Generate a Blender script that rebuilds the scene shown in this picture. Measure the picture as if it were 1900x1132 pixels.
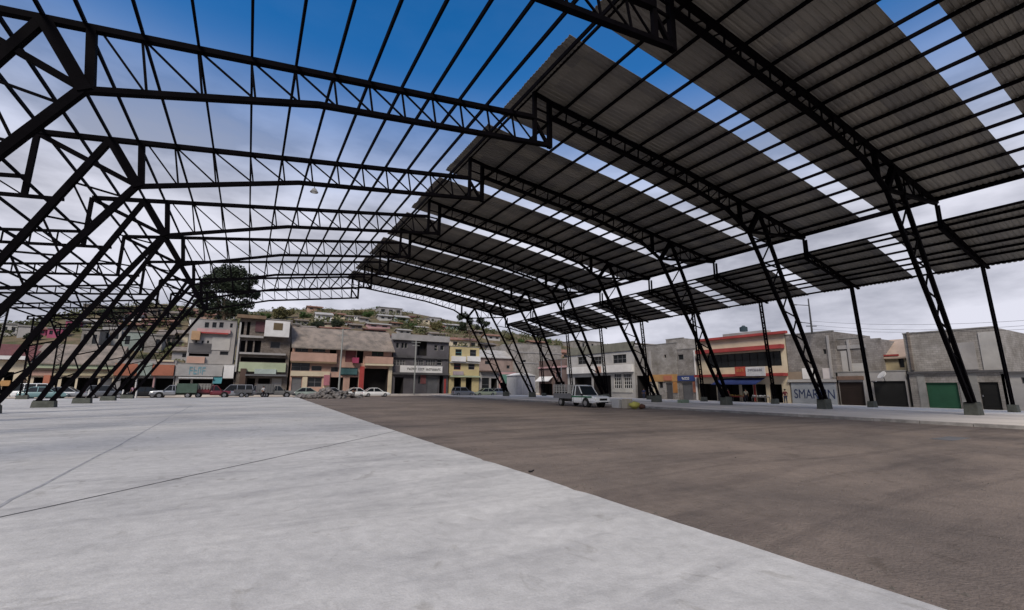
import bpy, bmesh, math, random
from mathutils import Vector, Matrix, noise
R_ = math.radians
random.seed(7)
scene = bpy.context.scene
for o in list(bpy.data.objects): bpy.data.objects.remove(o)

# ------------------------------------------------------------------ camera
F_PX, YAW, PIT, ROLL, CAM_H = 831.0, R_(30.11), R_(10.37), R_(0.29), 1.6
SPAN, Y_FIRST = 8.63, 10.5          # distance between frames, first frame
r0 = Vector((math.cos(YAW), -math.sin(YAW), 0))
fw = Vector((math.sin(YAW)*math.cos(PIT), math.cos(YAW)*math.cos(PIT), math.sin(PIT)))
u0 = r0.cross(fw)
rx = r0*math.cos(ROLL)+u0*math.sin(ROLL)
ux = -r0*math.sin(ROLL)+u0*math.cos(ROLL)
cd = bpy.data.cameras.new('camera'); cam = bpy.data.objects.new('camera', cd)
scene.collection.objects.link(cam); scene.camera = cam
cd.lens = F_PX/1900*36; cd.sensor_width = 36; cd.clip_end = 3000; cd.clip_start = 0.05
m = Matrix((rx, ux, -fw)).transposed().to_4x4(); m.translation = (0, 0, CAM_H)
cam.matrix_world = m

# ------------------------------------------------------------------ world, sun, exposure
scene.view_settings.view_transform = 'Standard'; scene.view_settings.look = 'None'
scene.view_settings.exposure = 0.5; scene.view_settings.gamma = 1
SUN_EL, SUN_ROT = R_(44), R_(222)
w = bpy.data.worlds.new("World"); scene.world = w; w.use_nodes = True
nt = w.node_tree; N = nt.nodes; L = nt.links
for n in list(N): N.remove(n)
out = N.new('ShaderNodeOutputWorld'); bg = N.new('ShaderNodeBackground')
sky = N.new('ShaderNodeTexSky'); sky.sky_type = 'NISHITA'; sky.sun_disc = False
sky.sun_elevation = SUN_EL; sky.sun_rotation = SUN_ROT; sky.altitude = 2500
tc = N.new('ShaderNodeTexCoord'); sep = N.new('ShaderNodeSeparateXYZ')
L.new(tc.outputs['Generated'], sep.inputs[0])
mp = N.new('ShaderNodeMapping'); mp.inputs['Scale'].default_value = (1.3, 1.3, 4.0)
L.new(tc.outputs['Generated'], mp.inputs[0])
n1 = N.new('ShaderNodeTexNoise'); n1.inputs['Scale'].default_value = 2.6; n1.inputs['Detail'].default_value = 7; n1.inputs['Roughness'].default_value = .55
L.new(mp.outputs[0], n1.inputs['Vector'])
cr = N.new('ShaderNodeValToRGB'); L.new(n1.outputs['Fac'], cr.inputs[0])
cr.color_ramp.elements[0].position = .39; cr.color_ramp.elements[0].color = (2.7, 2.8, 3.35, 1)
cr.color_ramp.elements[1].position = .61; cr.color_ramp.elements[1].color = (5.4, 5.45, 6.2, 1)
# cloud cover thins with height: overcast below, blue opening above
ad = N.new('ShaderNodeMath'); ad.operation = 'MULTIPLY_ADD'; ad.inputs[1].default_value = .13
L.new(n1.outputs['Fac'], ad.inputs[0]); L.new(sep.outputs['Z'], ad.inputs[2])
mr = N.new('ShaderNodeMapRange'); mr.interpolation_type = 'SMOOTHSTEP'
mr.inputs['From Min'].default_value = .36; mr.inputs['From Max'].default_value = .69
mr.inputs['To Min'].default_value = 0.0; mr.inputs['To Max'].default_value = .97
L.new(ad.outputs[0], mr.inputs['Value'])
mr2 = N.new('ShaderNodeMapRange'); mr2.interpolation_type = 'SMOOTHSTEP'      # unseen cloud added overhead to cut the blue fill light
mr2.inputs['From Min'].default_value = .76; mr2.inputs['From Max'].default_value = .9; mr2.inputs['To Min'].default_value = 1; mr2.inputs['To Max'].default_value = 0
L.new(sep.outputs['Z'], mr2.inputs['Value'])
mg = N.new('ShaderNodeMath'); mg.operation = 'MULTIPLY'; L.new(mr.outputs[0], mg.inputs[0]); L.new(mr2.outputs[0], mg.inputs[1])
mx = N.new('ShaderNodeMixRGB'); L.new(mg.outputs[0], mx.inputs[0]); L.new(cr.outputs[0], mx.inputs[1])
hs = N.new('ShaderNodeHueSaturation'); hs.inputs['Saturation'].default_value = 1.45; hs.inputs['Value'].default_value = 1.35
L.new(sky.outputs[0], hs.inputs['Color']); L.new(hs.outputs[0], mx.inputs[2])
L.new(mx.outputs[0], bg.inputs['Color']); bg.inputs['Strength'].default_value = .1
L.new(bg.outputs[0], out.inputs['Surface'])
sd = bpy.data.lights.new('sun', 'SUN'); sd.energy = 2.5; sd.angle = R_(20); sd.color = (1, .91, .78)
so = bpy.data.objects.new('sun', sd); scene.collection.objects.link(so)
# Blender sky: sun_rotation measured from +Y towards +X
sdir = Vector((math.sin(SUN_ROT)*math.cos(SUN_EL), math.cos(SUN_ROT)*math.cos(SUN_EL), math.sin(SUN_EL)))
so.rotation_euler = sdir.to_track_quat('Z', 'Y').to_euler()

# ------------------------------------------------------------------ helpers
def ray(u, v):
    return fw*1.0 + rx*((u-950)/F_PX) - ux*((v-566)/F_PX)
def atY(u, v, Y):
    d = ray(u, v); return Vector((0, 0, CAM_H))+d*(Y/d.y)
def atX(u, v, X):
    d = ray(u, v); return Vector((0, 0, CAM_H))+d*(X/d.x)
def gnd(u, v, z=0.0):
    d = ray(u, v); return Vector((0, 0, CAM_H))+d*((z-CAM_H)/d.z)

COL = scene.collection
def tag(o, label=None, cat=None, group=None, kind=None):
    if label: o['label'] = label
    if cat: o['category'] = cat
    if group: o['group'] = group
    if kind: o['kind'] = kind
    return o
def root(name, loc, label, cat, group=None, rz=0.0):
    o = bpy.data.objects.new(name, None); COL.objects.link(o)
    o.location = loc; o.rotation_euler[2] = rz; o.empty_display_size = .3
    return tag(o, label, cat, group)
def org(o):
    while o.parent: o = o.parent
    return Vector(o.location)
def copy_tree(o, parent=None):
    c = o.copy(); COL.objects.link(c); c.parent = parent
    for ch in o.children: copy_tree(ch, c)
    return c

class MB:
    def __init__(s): s.v = []; s.f = []; s.m = []
    def add(s, vs, fs, mi=0):
        b = len(s.v); s.v += [Vector(x) for x in vs]
        for f in fs: s.f.append([b+i for i in f]); s.m.append(mi)
        return s
    def box(s, a, b, mi=0):
        x0, x1 = sorted((a[0], b[0])); y0, y1 = sorted((a[1], b[1])); z0, z1 = sorted((a[2], b[2]))
        return s.add([(x0,y0,z0),(x1,y0,z0),(x1,y1,z0),(x0,y1,z0),(x0,y0,z1),(x1,y0,z1),(x1,y1,z1),(x0,y1,z1)],
              [(0,3,2,1),(4,5,6,7),(0,1,5,4),(1,2,6,5),(2,3,7,6),(3,0,4,7)], mi)
    def hexa(s, p, mi=0):   # 8 points: bottom 4 ccw, top 4
        return s.add(p, [(0,3,2,1),(4,5,6,7),(0,1,5,4),(1,2,6,5),(2,3,7,6),(3,0,4,7)], mi)
    def beam(s, p, q, w, h, side=(0,1,0), mi=0):
        p = Vector(p); q = Vector(q); d = (q-p).normalized(); sd_ = Vector(side)
        sd_ = (sd_ - d*sd_.dot(d))
        if sd_.length < 1e-4: sd_ = d.orthogonal()
        sd_.normalize(); up = sd_.cross(d)
        a = sd_*w/2; b = up*h/2
        return s.add([p-a-b,p+a-b,p+a+b,p-a+b,q-a-b,q+a-b,q+a+b,q-a+b],
              [(0,3,2,1),(4,5,6,7),(0,1,5,4),(1,2,6,5),(2,3,7,6),(3,0,4,7)], mi)
    def cyl(s, p, q, r, n=10, r2=None, mi=0, cap=True):
        p = Vector(p); q = Vector(q); r2 = r if r2 is None else r2
        d = (q-p).normalized(); a = d.orthogonal().normalized(); b = d.cross(a)
        vs = []
        for c, rr in ((p, r), (q, r2)):
            for i in range(n):
                t = 2*math.pi*i/n; vs.append(c+a*math.cos(t)*rr+b*math.sin(t)*rr)
        fs = [(i, (i+1)%n, n+(i+1)%n, n+i) for i in range(n)]
        if cap: fs += [tuple(range(n))[::-1], tuple(range(n, 2*n))]
        return s.add(vs, fs, mi)
    def prism(s, poly, off, mi=0):      # poly: 3d points, off: extrusion vector
        n = len(poly); off = Vector(off); P = [Vector(p) for p in poly]
        vs = P+[p+off for p in P]
        return s.add(vs, [tuple(range(n))[::-1], tuple(range(n, 2*n))]+[(i,(i+1)%n,n+(i+1)%n,n+i) for i in range(n)], mi)
    def blob(s, c, r, seed=0, amp=.25, sub=1, mi=0, sq=(1,1,1)):
        bm = bmesh.new(); bmesh.ops.create_icosphere(bm, subdivisions=sub, radius=1)
        rnd = random.Random(seed); o = Vector((rnd.random()*50, rnd.random()*50, 0)); b = len(s.v)
        for v in bm.verts:
            k = 1+amp*noise.noise(v.co*1.7+o)*2
            s.v.append(Vector((v.co.x*r*k*sq[0]+c[0], v.co.y*r*k*sq[1]+c[1], v.co.z*r*k*sq[2]+c[2])))
        for f in bm.faces: s.f.append([b+v.index for v in f.verts]); s.m.append(mi)
        bm.free(); return s
    def build(s, name, mat, parent=None, smooth=False, fix=True, bevel=0):
        me = bpy.data.meshes.new(name); O = org(parent) if parent else Vector((0,0,0))
        me.from_pydata([tuple(v-O) for v in s.v], [], s.f)
        mats = mat if isinstance(mat, (list, tuple)) else [mat]
        for mm in mats: me.materials.append(mm)
        me.polygons.foreach_set('material_index', s.m)
        if fix:
            bm = bmesh.new(); bm.from_mesh(me); bmesh.ops.recalc_face_normals(bm, faces=bm.faces[:]); bm.to_mesh(me); bm.free()
        if smooth: me.polygons.foreach_set('use_smooth', [True]*len(me.polygons))
        me.update()
        o = bpy.data.objects.new(name, me); COL.objects.link(o)
        if parent: o.parent = parent
        if bevel:
            bv = o.modifiers.new('bevel', 'BEVEL'); bv.width = bevel; bv.segments = 2; bv.limit_method = 'ANGLE'
        return o

# ------------------------------------------------------------------ materials
MATS = {}
def mat(name, col, rough=.85, var=.12, scale=.6, bump=0.0, bscale=8, metal=0, spec=.3, stain=0, stretch=None, coat=0):
    if name in MATS: return MATS[name]
    mt = bpy.data.materials.new(name); mt.use_nodes = True; t = mt.node_tree; n = t.nodes; l = t.links
    b = n['Principled BSDF']; b.inputs['Roughness'].default_value = rough; b.inputs['Metallic'].default_value = metal
    b.inputs['Specular IOR Level'].default_value = spec
    if coat: b.inputs['Coat Weight'].default_value = coat; b.inputs['Coat Roughness'].default_value = .05
    g = n.new('ShaderNodeNewGeometry'); mpn = n.new('ShaderNodeMapping'); l.new(g.outputs['Position'], mpn.inputs[0])
    if stretch: mpn.inputs['Scale'].default_value = stretch
    a = n.new('ShaderNodeTexNoise'); a.inputs['Scale'].default_value = scale; a.inputs['Detail'].default_value = 8; a.inputs['Roughness'].default_value = .62
    l.new(mpn.outputs[0], a.inputs['Vector'])
    r = n.new('ShaderNodeValToRGB'); l.new(a.outputs['Fac'], r.inputs[0])
    r.color_ramp.elements[0].position = .3; r.color_ramp.elements[1].position = .7
    lo = [c*(1-var) for c in col]; hi = [min(1, c*(1+var)) for c in col]
    r.color_ramp.elements[0].color = (*lo, 1); r.color_ramp.elements[1].color = (*hi, 1)
    src = r.outputs[0]
    if stain:
        a2 = n.new('ShaderNodeTexNoise'); a2.inputs['Scale'].default_value = scale*.23; a2.inputs['Detail'].default_value = 9; a2.inputs['Roughness'].default_value = .7; a2.inputs['Distortion'].default_value = .6
        l.new(mpn.outputs[0], a2.inputs['Vector'])
        r2 = n.new('ShaderNodeValToRGB'); l.new(a2.outputs['Fac'], r2.inputs[0])
        r2.color_ramp.elements[0].position = .38; r2.color_ramp.elements[0].color = (1-stain,)*3+(1,)
        r2.color_ramp.elements[1].position = .56; r2.color_ramp.elements[1].color = (1, 1, 1, 1)
        mm = n.new('ShaderNodeMixRGB'); mm.blend_type = 'MULTIPLY'; mm.inputs[0].default_value = 1
        l.new(src, mm.inputs[1]); l.new(r2.outputs[0], mm.inputs[2]); src = mm.outputs[0]
    l.new(src, b.inputs['Base Color'])
    if bump:
        bn = n.new('ShaderNodeTexNoise'); bn.inputs['Scale'].default_value = bscale; bn.inputs['Detail'].default_value = 6
        l.new(g.outputs['Position'], bn.inputs['Vector'])
        bb = n.new('ShaderNodeBump'); bb.inputs['Strength'].default_value = bump; bb.inputs['Distance'].default_value = .05
        l.new(bn.outputs['Fac'], bb.inputs['Height']); l.new(bb.outputs[0], b.inputs['Normal'])
    MATS[name] = mt; return mt
def mat_block(name, c1, c2, mortar, plane='far', w_=.4, h_=.2):
    if name in MATS: return MATS[name]
    mt = mat(name, c1); t = mt.node_tree; n = t.nodes; l = t.links; b = n['Principled BSDF']
    g = n.new('ShaderNodeNewGeometry'); sp = n.new('ShaderNodeSeparateXYZ'); l.new(g.outputs['Position'], sp.inputs[0])
    sm = n.new('ShaderNodeMath'); sm.operation = 'ADD'; l.new(sp.outputs['X'], sm.inputs[0]); l.new(sp.outputs['Y'], sm.inputs[1])
    cb = n.new('ShaderNodeCombineXYZ'); l.new(sm.outputs[0], cb.inputs['X']); l.new(sp.outputs['Z'], cb.inputs['Y'])
    br = n.new('ShaderNodeTexBrick'); l.new(cb.outputs[0], br.inputs['Vector'])
    br.inputs['Scale'].default_value = 1; br.inputs['Brick Width'].default_value = w_; br.inputs['Row Height'].default_value = h_
    br.inputs['Mortar Size'].default_value = .012; br.inputs['Color1'].default_value = (*c1, 1); br.inputs['Color2'].default_value = (*c2, 1); br.inputs['Mortar'].default_value = (*mortar, 1)
    nz = n.new('ShaderNodeTexNoise'); nz.inputs['Scale'].default_value = .5; nz.inputs['Detail'].default_value = 9; nz.inputs['Roughness'].default_value = .7; l.new(g.outputs['Position'], nz.inputs['Vector'])
    r = n.new('ShaderNodeValToRGB'); l.new(nz.outputs['Fac'], r.inputs[0])
    r.color_ramp.elements[0].position = .35; r.color_ramp.elements[0].color = (.55, .53, .5, 1); r.color_ramp.elements[1].position = .65; r.color_ramp.elements[1].color = (1.1, 1.1, 1.1, 1)
    mm = n.new('ShaderNodeMixRGB'); mm.blend_type = 'MULTIPLY'; mm.inputs[0].default_value = 1
    l.new(br.outputs['Color'], mm.inputs[1]); l.new(r.outputs[0], mm.inputs[2]); l.new(mm.outputs[0], b.inputs['Base Color'])
    return mt
def mat_wave(name, c1, c2, scale=4, axis='X', rough=.7, metal=0):
    if name in MATS: return MATS[name]
    mt = mat(name, c1, rough=rough, metal=metal); t = mt.node_tree; n = t.nodes; l = t.links; b = n['Principled BSDF']
    g = n.new('ShaderNodeNewGeometry'); wv = n.new('ShaderNodeTexWave'); wv.bands_direction = axis
    wv.inputs['Scale'].default_value = scale; wv.inputs['Distortion'].default_value = .6; wv.inputs['Detail'].default_value = 2
    l.new(g.outputs['Position'], wv.inputs['Vector'])
    nz = n.new('ShaderNodeTexNoise'); nz.inputs['Scale'].default_value = .9; nz.inputs['Detail'].default_value = 8; l.new(g.outputs['Position'], nz.inputs['Vector'])
    ad_ = n.new('ShaderNodeMath'); ad_.operation = 'MULTIPLY_ADD'; ad_.inputs[1].default_value = .35; l.new(wv.outputs['Fac'], ad_.inputs[0]); l.new(nz.outputs['Fac'], ad_.inputs[2])
    r = n.new('ShaderNodeValToRGB'); l.new(ad_.outputs[0], r.inputs[0]); r.color_ramp.elements[0].position = .4; r.color_ramp.elements[1].position = .9
    r.color_ramp.elements[0].color = (*c2, 1); r.color_ramp.elements[1].color = (*c1, 1); l.new(r.outputs[0], b.inputs['Base Color'])
    bb = n.new('ShaderNodeBump'); bb.inputs['Strength'].default_value = .5; bb.inputs['Distance'].default_value = .04; l.new(wv.outputs['Fac'], bb.inputs['Height']); l.new(bb.outputs[0], b.inputs['Normal'])
    return mt
STEEL = mat('black_steel', (.003, .0025, .0035), rough=.7, var=.35, scale=2, spec=.02)
SHEET = mat('roof_sheet', (.205, .20, .192), rough=.55, var=.25, scale=.5, metal=.1, stain=.35, stretch=(.25, 1, 1))
def ground_mat(name, c1, c2, c3, rough, streak, spec=.3, bump=.3):
    mt = mat(name, c1, rough=rough, spec=spec, bump=bump, bscale=26); t = mt.node_tree; n = t.nodes; l = t.links; b = n['Principled BSDF']
    g = n.new('ShaderNodeNewGeometry')
    def noi(sc, st, det=10, ro=.68, dist=.4):
        m_ = n.new('ShaderNodeMapping'); m_.inputs['Scale'].default_value = st; m_.inputs['Rotation'].default_value = (0, 0, .5); l.new(g.outputs['Position'], m_.inputs[0])
        q = n.new('ShaderNodeTexNoise'); q.inputs['Scale'].default_value = sc; q.inputs['Detail'].default_value = det; q.inputs['Roughness'].default_value = ro; q.inputs['Distortion'].default_value = dist
        l.new(m_.outputs[0], q.inputs['Vector']); return q.outputs['Fac']
    def ramp(f, a, b_, ca, cb_):
        q = n.new('ShaderNodeValToRGB'); q.color_ramp.elements[0].position = a; q.color_ramp.elements[1].position = b_
        q.color_ramp.elements[0].color = (*ca, 1); q.color_ramp.elements[1].color = (*cb_, 1); l.new(f, q.inputs[0]); return q.outputs[0]
    base = ramp(noi(.22, (1, 1, 1)), .36, .62, c2, c1)
    def mul(a, b_):
        q = n.new('ShaderNodeMixRGB'); q.blend_type = 'MULTIPLY'; q.inputs[0].default_value = 1; l.new(a, q.inputs[1]); l.new(b_, q.inputs[2]); return q.outputs[0]
    x = mul(base, ramp(noi(.9, streak, dist=1.2), .34, .52, c3, (1, 1, 1)))
    x = mul(x, ramp(noi(5, (1, 1, 1), 4), .3, .7, (.86, .86, .86), (1.1, 1.1, 1.1)))
    x = mul(x, ramp(noi(1.7, (1, .6, 1), 6, .6, 1.5), .60, .68, (1, 1, 1), (.80, .79, .77)))
    x = mul(x, ramp(noi(.06, (1, 1, 1), 4, .5), .35, .65, (.90, .90, .91), (1.06, 1.06, 1.05)))
    x = mul(x, ramp(noi(60, (1, 1, 1), 2), .3, .7, (.9, .9, .9), (1.08, 1.08, 1.08)))
    l.new(x, b.inputs['Base Color'])
    r_ = ramp(noi(.6, (1, 1, 1)), .3, .7, (rough-.1,)*3, (min(1, rough+.12),)*3); l.new(r_, b.inputs['Roughness'])
    return mt
CONC = ground_mat('slab_concrete', (.55, .535, .515), (.42, .41, .40), (.76, .76, .77), .66, (.16, .9, 1), spec=.22, bump=.15)
def sheet_tones(mt):
    t = mt.node_tree; n = t.nodes; l = t.links; b = n['Principled BSDF']; src = b.inputs['Base Color'].links[0].from_socket
    g = n.new('ShaderNodeNewGeometry'); sp = n.new('ShaderNodeSeparateXYZ'); l.new(g.outputs['Position'], sp.inputs[0])
    def m_(op, a, v):
        q = n.new('ShaderNodeMath'); q.operation = op; l.new(a, q.inputs[0]); q.inputs[1].default_value = v; return q.outputs[0]
    fy = m_('FLOOR', m_('DIVIDE', sp.outputs['Y'], .87), 0); fx = m_('FLOOR', m_('DIVIDE', sp.outputs['X'], 6.6), 0)
    cb = n.new('ShaderNodeCombineXYZ'); l.new(fy, cb.inputs['X']); l.new(fx, cb.inputs['Y'])
    wn = n.new('ShaderNodeTexWhiteNoise'); l.new(cb.outputs[0], wn.inputs['Vector'])
    rp = n.new('ShaderNodeValToRGB'); l.new(wn.outputs['Value'], rp.inputs[0]); rp.color_ramp.elements[0].color = (.74, .74, .76, 1); rp.color_ramp.elements[1].color = (1.15, 1.12, 1.05, 1)
    mm = n.new('ShaderNodeMixRGB'); mm.blend_type = 'MULTIPLY'; mm.inputs[0].default_value = 1; l.new(src, mm.inputs[1]); l.new(rp.outputs[0], mm.inputs[2]); l.new(mm.outputs[0], b.inputs['Base Color'])
sheet_tones(SHEET)
PLINTH = mat('footing_concrete', (.10, .105, .09), var=.25, scale=3, bump=.3, stain=.3)
def P(name, c, **k):
    g_ = sum(c)/3; c = tuple((x+(g_-x)*.2)*.84 for x in c); k.setdefault('stain', .3); k.setdefault('var', .14)
    return mat('paint_'+name, c, **k)
DARK = mat('painted_interior_shade', (.016, .014, .014), rough=.9, var=.3)  # room shade put into the colour lining the deep openings
GLASS = mat('window_glass', (.012, .014, .016), rough=.22, spec=.35, var=.2)
GREY_BLOCK = mat_block('grey_block', (.27, .25, .24), (.205, .19, .18), (.14, .13, .125))
PALE_BLOCK = mat_block('pale_block', (.32, .30, .285), (.255, .24, .225), (.175, .165, .155))
BROWN_BLOCK = mat_block('brown_block', (.2, .17, .15), (.14, .115, .1), (.1, .09, .08))
TILE = mat_wave('clay_tile', (.30, .15, .10), (.14, .075, .055), 5)
TILE_GREY = mat_wave('weathered_tile', (.30, .245, .205), (.10, .088, .075), 5)
TIN = mat_wave('tin_roof', (.42, .41, .40), (.28, .26, .24), 6)
TIN_RED = mat_wave('maroon_roof', (.16, .06, .055), (.09, .035, .033), 5)
CREAM = P('cream', (.66, .55, .37), var=.1, stain=.2); YELLOW = P('yellow', (.58, .46, .20), var=.08, stain=.18)
WHITE = P('white', (.76, .74, .72), var=.07, stain=.2); PEACH = P('peach', (.52, .30, .22), var=.1, stain=.22)
ORANGE = P('orange', (.50, .15, .07), var=.12, stain=.15); OCHRE = P('ochre', (.50, .25, .06), var=.12, stain=.2)
GREY = P('grey', (.36, .34, .33), var=.12, stain=.25); DGREY = P('dark_grey', (.10, .095, .10), var=.2, stain=.3)
LGREY = P('light_grey', (.45, .43, .41), var=.1, stain=.25); BROWN = P('brown', (.10, .06, .045), var=.2, stain=.2)
RED = P('red', (.45, .035, .03), var=.12); BLUE = P('blue', (.02, .05, .22), var=.15); PINK = P('pink', (.55, .30, .30), var=.12, stain=.15)
MAGENTA = P('magenta', (.45, .03, .12), var=.1); TEAL = P('teal', (.05, .28, .32), var=.15); GREEN = P('green', (.02, .12, .06), var=.15, stain=.1)
LILAC = P('lilac', (.38, .30, .33), var=.1, stain=.1); PGREEN = P('pale_green', (.42, .48, .30), var=.1, stain=.15)
STEELGREY = P('steel_grey', (.16, .16, .17), rough=.5, var=.15)
TYRE = mat('rubber', (.012, .012, .012), rough=.8); RIM = mat('rim_metal', (.35, .35, .36), rough=.35, metal=.8)
LAMPG = mat('lamp_glass', (.7, .7, .68), rough=.15, spec=.7); REDLAMP = mat('tail_lamp', (.4, .01, .01), rough=.2)
SKIN = mat('skin', (.32, .17, .11), rough=.6, var=.05); HAIR = mat('hair', (.012, .01, .008), rough=.6)
BARK = mat('bark', (.07, .05, .035), scale=4, var=.3); 
def leafmat(n, c): return mat('leaf_'+n, c, rough=.7, var=.45, scale=.9)
LEAF_D = leafmat('dark', (.026, .036, .020)); LEAF_G = leafmat('green', (.055, .095, .028)); LEAF_O = leafmat('olive', (.11, .10, .042)); LEAF_B = leafmat('dry', (.10, .075, .045))

# ------------------------------------------------------------------ setting
def grid_sheet(name, xs, ys, zf, mt):
    mb = MB(); nx = len(xs)
    mb.v = [Vector((x, y, zf(x, y))) for y in ys for x in xs]
    for j in range(len(ys)-1):
        for i in range(nx-1): mb.f.append([j*nx+i, j*nx+i+1, (j+1)*nx+i+1, (j+1)*nx+i]); mb.m.append(0)
    return mb.build(name, mt, smooth=True)
RID = sorted([(-400,24),(-150,20),(-68,20.5),(-61,20.5),(-50,24),(-44,27.5),(-29.7,31),(-18,30),(-6,29.5),(5,31),(16,32.8),(24,34.2),(29,33.8),(46,35.6),(56,35.8),(72,34.4),(86,33),(100,30.3),(116,29.2),(133,27.3),(154,26.4),(191,26),(238,29),(400,30)])
def ridge(x):
    for (a, za), (b, zb) in zip(RID, RID[1:]):
        if x <= b: return za+(zb-za)*max(0, (x-a))/(b-a)
    return RID[-1][1]
def sm(t): t = max(0, min(1, t)); return t*t*(3-2*t)
def hill_z(x, y):
    t = (y-98)/102
    z = -.3
    if t > 0:
        k = max(0, min(1, t)); z = -.3+(ridge(x)+.3)*(k**.85)
        if t > 1: z = ridge(x)-(y-200)*.02
        z += noise.noise(Vector((x*.05, y*.05, 0)))*1.3*min(1, t*3)*(1-.6*k)
    if x > 72: z = max(z, -.3+15*sm((x-72)/110)+noise.noise(Vector((x*.04, y*.04, 3)))*1.2)
    return z
DIRT = ground_mat('hill_earth', (.17, .125, .085), (.085, .085, .045), (.55, .6, .5), .95, (.2, .4, .5), spec=.1, bump=.6)
rng = lambda a, b, s: [a+s*i for i in range(int((b-a)/s)+1)]
tag(grid_sheet('hills', rng(-400, 420, 6), rng(92, 320, 5), hill_z, DIRT), kind='structure')
tag(grid_sheet('hills', rng(68, 420, 6), rng(-200, 98, 6), hill_z, DIRT), kind='structure')
gs = MB(); gs.add([(-1500,-1500,-.35),(1500,-1500,-.35),(1500,1500,-.35),(-1500,1500,-.35)], [(0,1,2,3)])
tag(gs.build('ground', DIRT, fix=False), kind='structure')
ASPH = ground_mat('dusty_asphalt', (.225, .18, .15), (.14, .115, .10), (.66, .66, .68), .8, (.10, .8, 1), spec=.2, bump=.6)
grid = MB(); grid.box((-90, -30, -.34), (60, 90, -.15))
tag(grid.build('asphalt', ASPH), kind='structure')
def edge_x(y):
    for (y0, x0), (y1, x1) in zip([(-20, 4.35), (12, 4.75), (25, 5.0), (73.5, 6.3)], [(12, 4.75), (25, 5.0), (73.5, 6.3)]):
        if y <= y1: return x0+(x1-x0)*(y-y0)/(y1-y0)
    return 6.3
_r = random.Random(2); ed = [(edge_x(-20+.25*i)+_r.gauss(0, .006)-(.05 if _r.random() < .03 else 0), -20+.25*i, -.3) for i in range(375)]
sl = MB(); sl.prism([(-70, -20, -.3)]+ed+[(-70, 73.5, -.3)], (0, 0, .3))
tag(sl.build('concrete_slab', CONC), kind='structure')
JOINT = mat('joint_gap', (.07, .07, .075), var=.3, scale=4)
def strip(mb, pts, w_, z):
    for i, (a, b) in enumerate(zip(pts, pts[1:])):
        a = Vector((*a, z+.0007*(i%2))); b = Vector((*b, z+.0007*(i%2))); n = (b-a).normalized().cross(Vector((0,0,1)))*w_/2
        mb.add([a-n, b-n, b+n, a+n], [(0,1,2,3)])
def wig(a, b, n, amp, sd_):
    r = random.Random(sd_); return [(a[0]+(b[0]-a[0])*i/n+r.uniform(-amp, amp), a[1]+(b[1]-a[1])*i/n+r.uniform(-amp, amp)) for i in range(n+1)]
j = MB(); ga = gnd(-60, 973); gb = gnd(735, 800)
strip(j, wig((ga.x, ga.y), (gb.x, gb.y), 14, .012, 1), .035, .004)
tag(j.build('slab_joint', JOINT, fix=False), kind='structure')
JOINT2 = mat('joint_faint', (.30, .30, .31), var=.3, scale=4)
j = MB(); ga = gnd(-30, 955); gb = gnd(265, 803); gc = gnd(355, 752)
strip(j, wig((ga.x, ga.y), (gb.x, gb.y), 12, .03, 2), .05, .004); strip(j, wig((gb.x, gb.y), (gc.x, gc.y), 8, .06, 3), .05, .004)
tag(j.build('slab_joint', JOINT2, fix=False), kind='structure')
PAVE = mat('pavement_concrete', (.66, .60, .545), rough=.75, var=.15, scale=.5, bump=.2, stain=.3, stretch=(1, .4, 1))
PAVE2 = mat('painted_sunlit_pavement', (.82, .78, .73), rough=.7, var=.10, scale=.7, bump=.15, stain=.15, stretch=(1, .4, 1))  # sunlight on the street put into the colour, as the roof shades it
KERB = mat('kerb_stone', (.30, .28, .26), var=.25, scale=2, bump=.3, stain=.3)
pv = MB(); pv.box((30.25, -30, -.3), (42.8, 84, 0)); tag(pv.build('pavement', PAVE), kind='structure')
kb = MB(); y = -30.0
while y < 80: kb.box((30.02, y, -.3), (30.246, y+1.98, .012+random.uniform(-.004, .004))); y += 2.0
tag(kb.build('kerb', KERB, bevel=.02), kind='structure')
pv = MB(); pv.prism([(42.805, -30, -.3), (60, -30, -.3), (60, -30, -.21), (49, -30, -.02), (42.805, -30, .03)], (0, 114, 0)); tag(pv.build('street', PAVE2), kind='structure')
pv = MB(); pv.box((-90, 84.2, -.3), (80, 92, .22)); tag(pv.build('pavement', PAVE), kind='structure')

# ------------------------------------------------------------------ canopy: steel frames
RX = 13.5                                   # ridge
def topL(x): return 16.62+(x-13.5)*.1465
def botL(x): return 13.42+(x-1.5)*.137 if x > 1.5 else 11.42+(x+5.8)*.274
def topR(x): return 17.75-(x-13.5)*.105 if x < 24.5 else 16.6-(x-24.5)*.152
def botR(x): return 16.85-(x-13.5)*.112 if x < 24.5 else 15.62-(x-24.5)*.20 if x < 29.5 else 14.62-(x-29.5)*.52
def sub_poly(fn, a, b, xs):
    pts = [a]+[x for x in xs if min(a, b) < x < max(a, b)]+[b]
    return [(x, 0, fn(x)) for x in pts]
def chain(mb, pts, w_, h_):
    for a, b in zip(pts, pts[1:]): mb.beam(a, b, w_, h_)
PL = [-9.5, -8.3, -7.1, -6.05, -4.5, -2.85, -1.1, .5, 2.0, 3.5, 5.0, 6.5, 7.97, 9.5, 11.0]
PR = [14.7, 16.55, 18.6, 20.7, 22.6, 23.8, 25.3, 26.9, 28.5, 30.1, 31.6, 33.2, 34.8, 36.5, 38.6]
def lerp(a, b, t): return tuple(a[i]+(b[i]-a[i])*t for i in range(3))
def zigzag(mb, a0, a1, b0, b1, n, w_=.07, rungs=False):
    for i in range(n):
        t0, t1 = i/n, (i+1)/n
        A, B = lerp(a0, a1, t0), lerp(b0, b1, t0); A2, B2 = lerp(a0, a1, t1), lerp(b0, b1, t1)
        if rungs: mb.beam(A2, B2, w_, w_)
        if i % 2: mb.beam(A, B2, w_, w_)
        else: mb.beam(B, A2, w_, w_)
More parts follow.
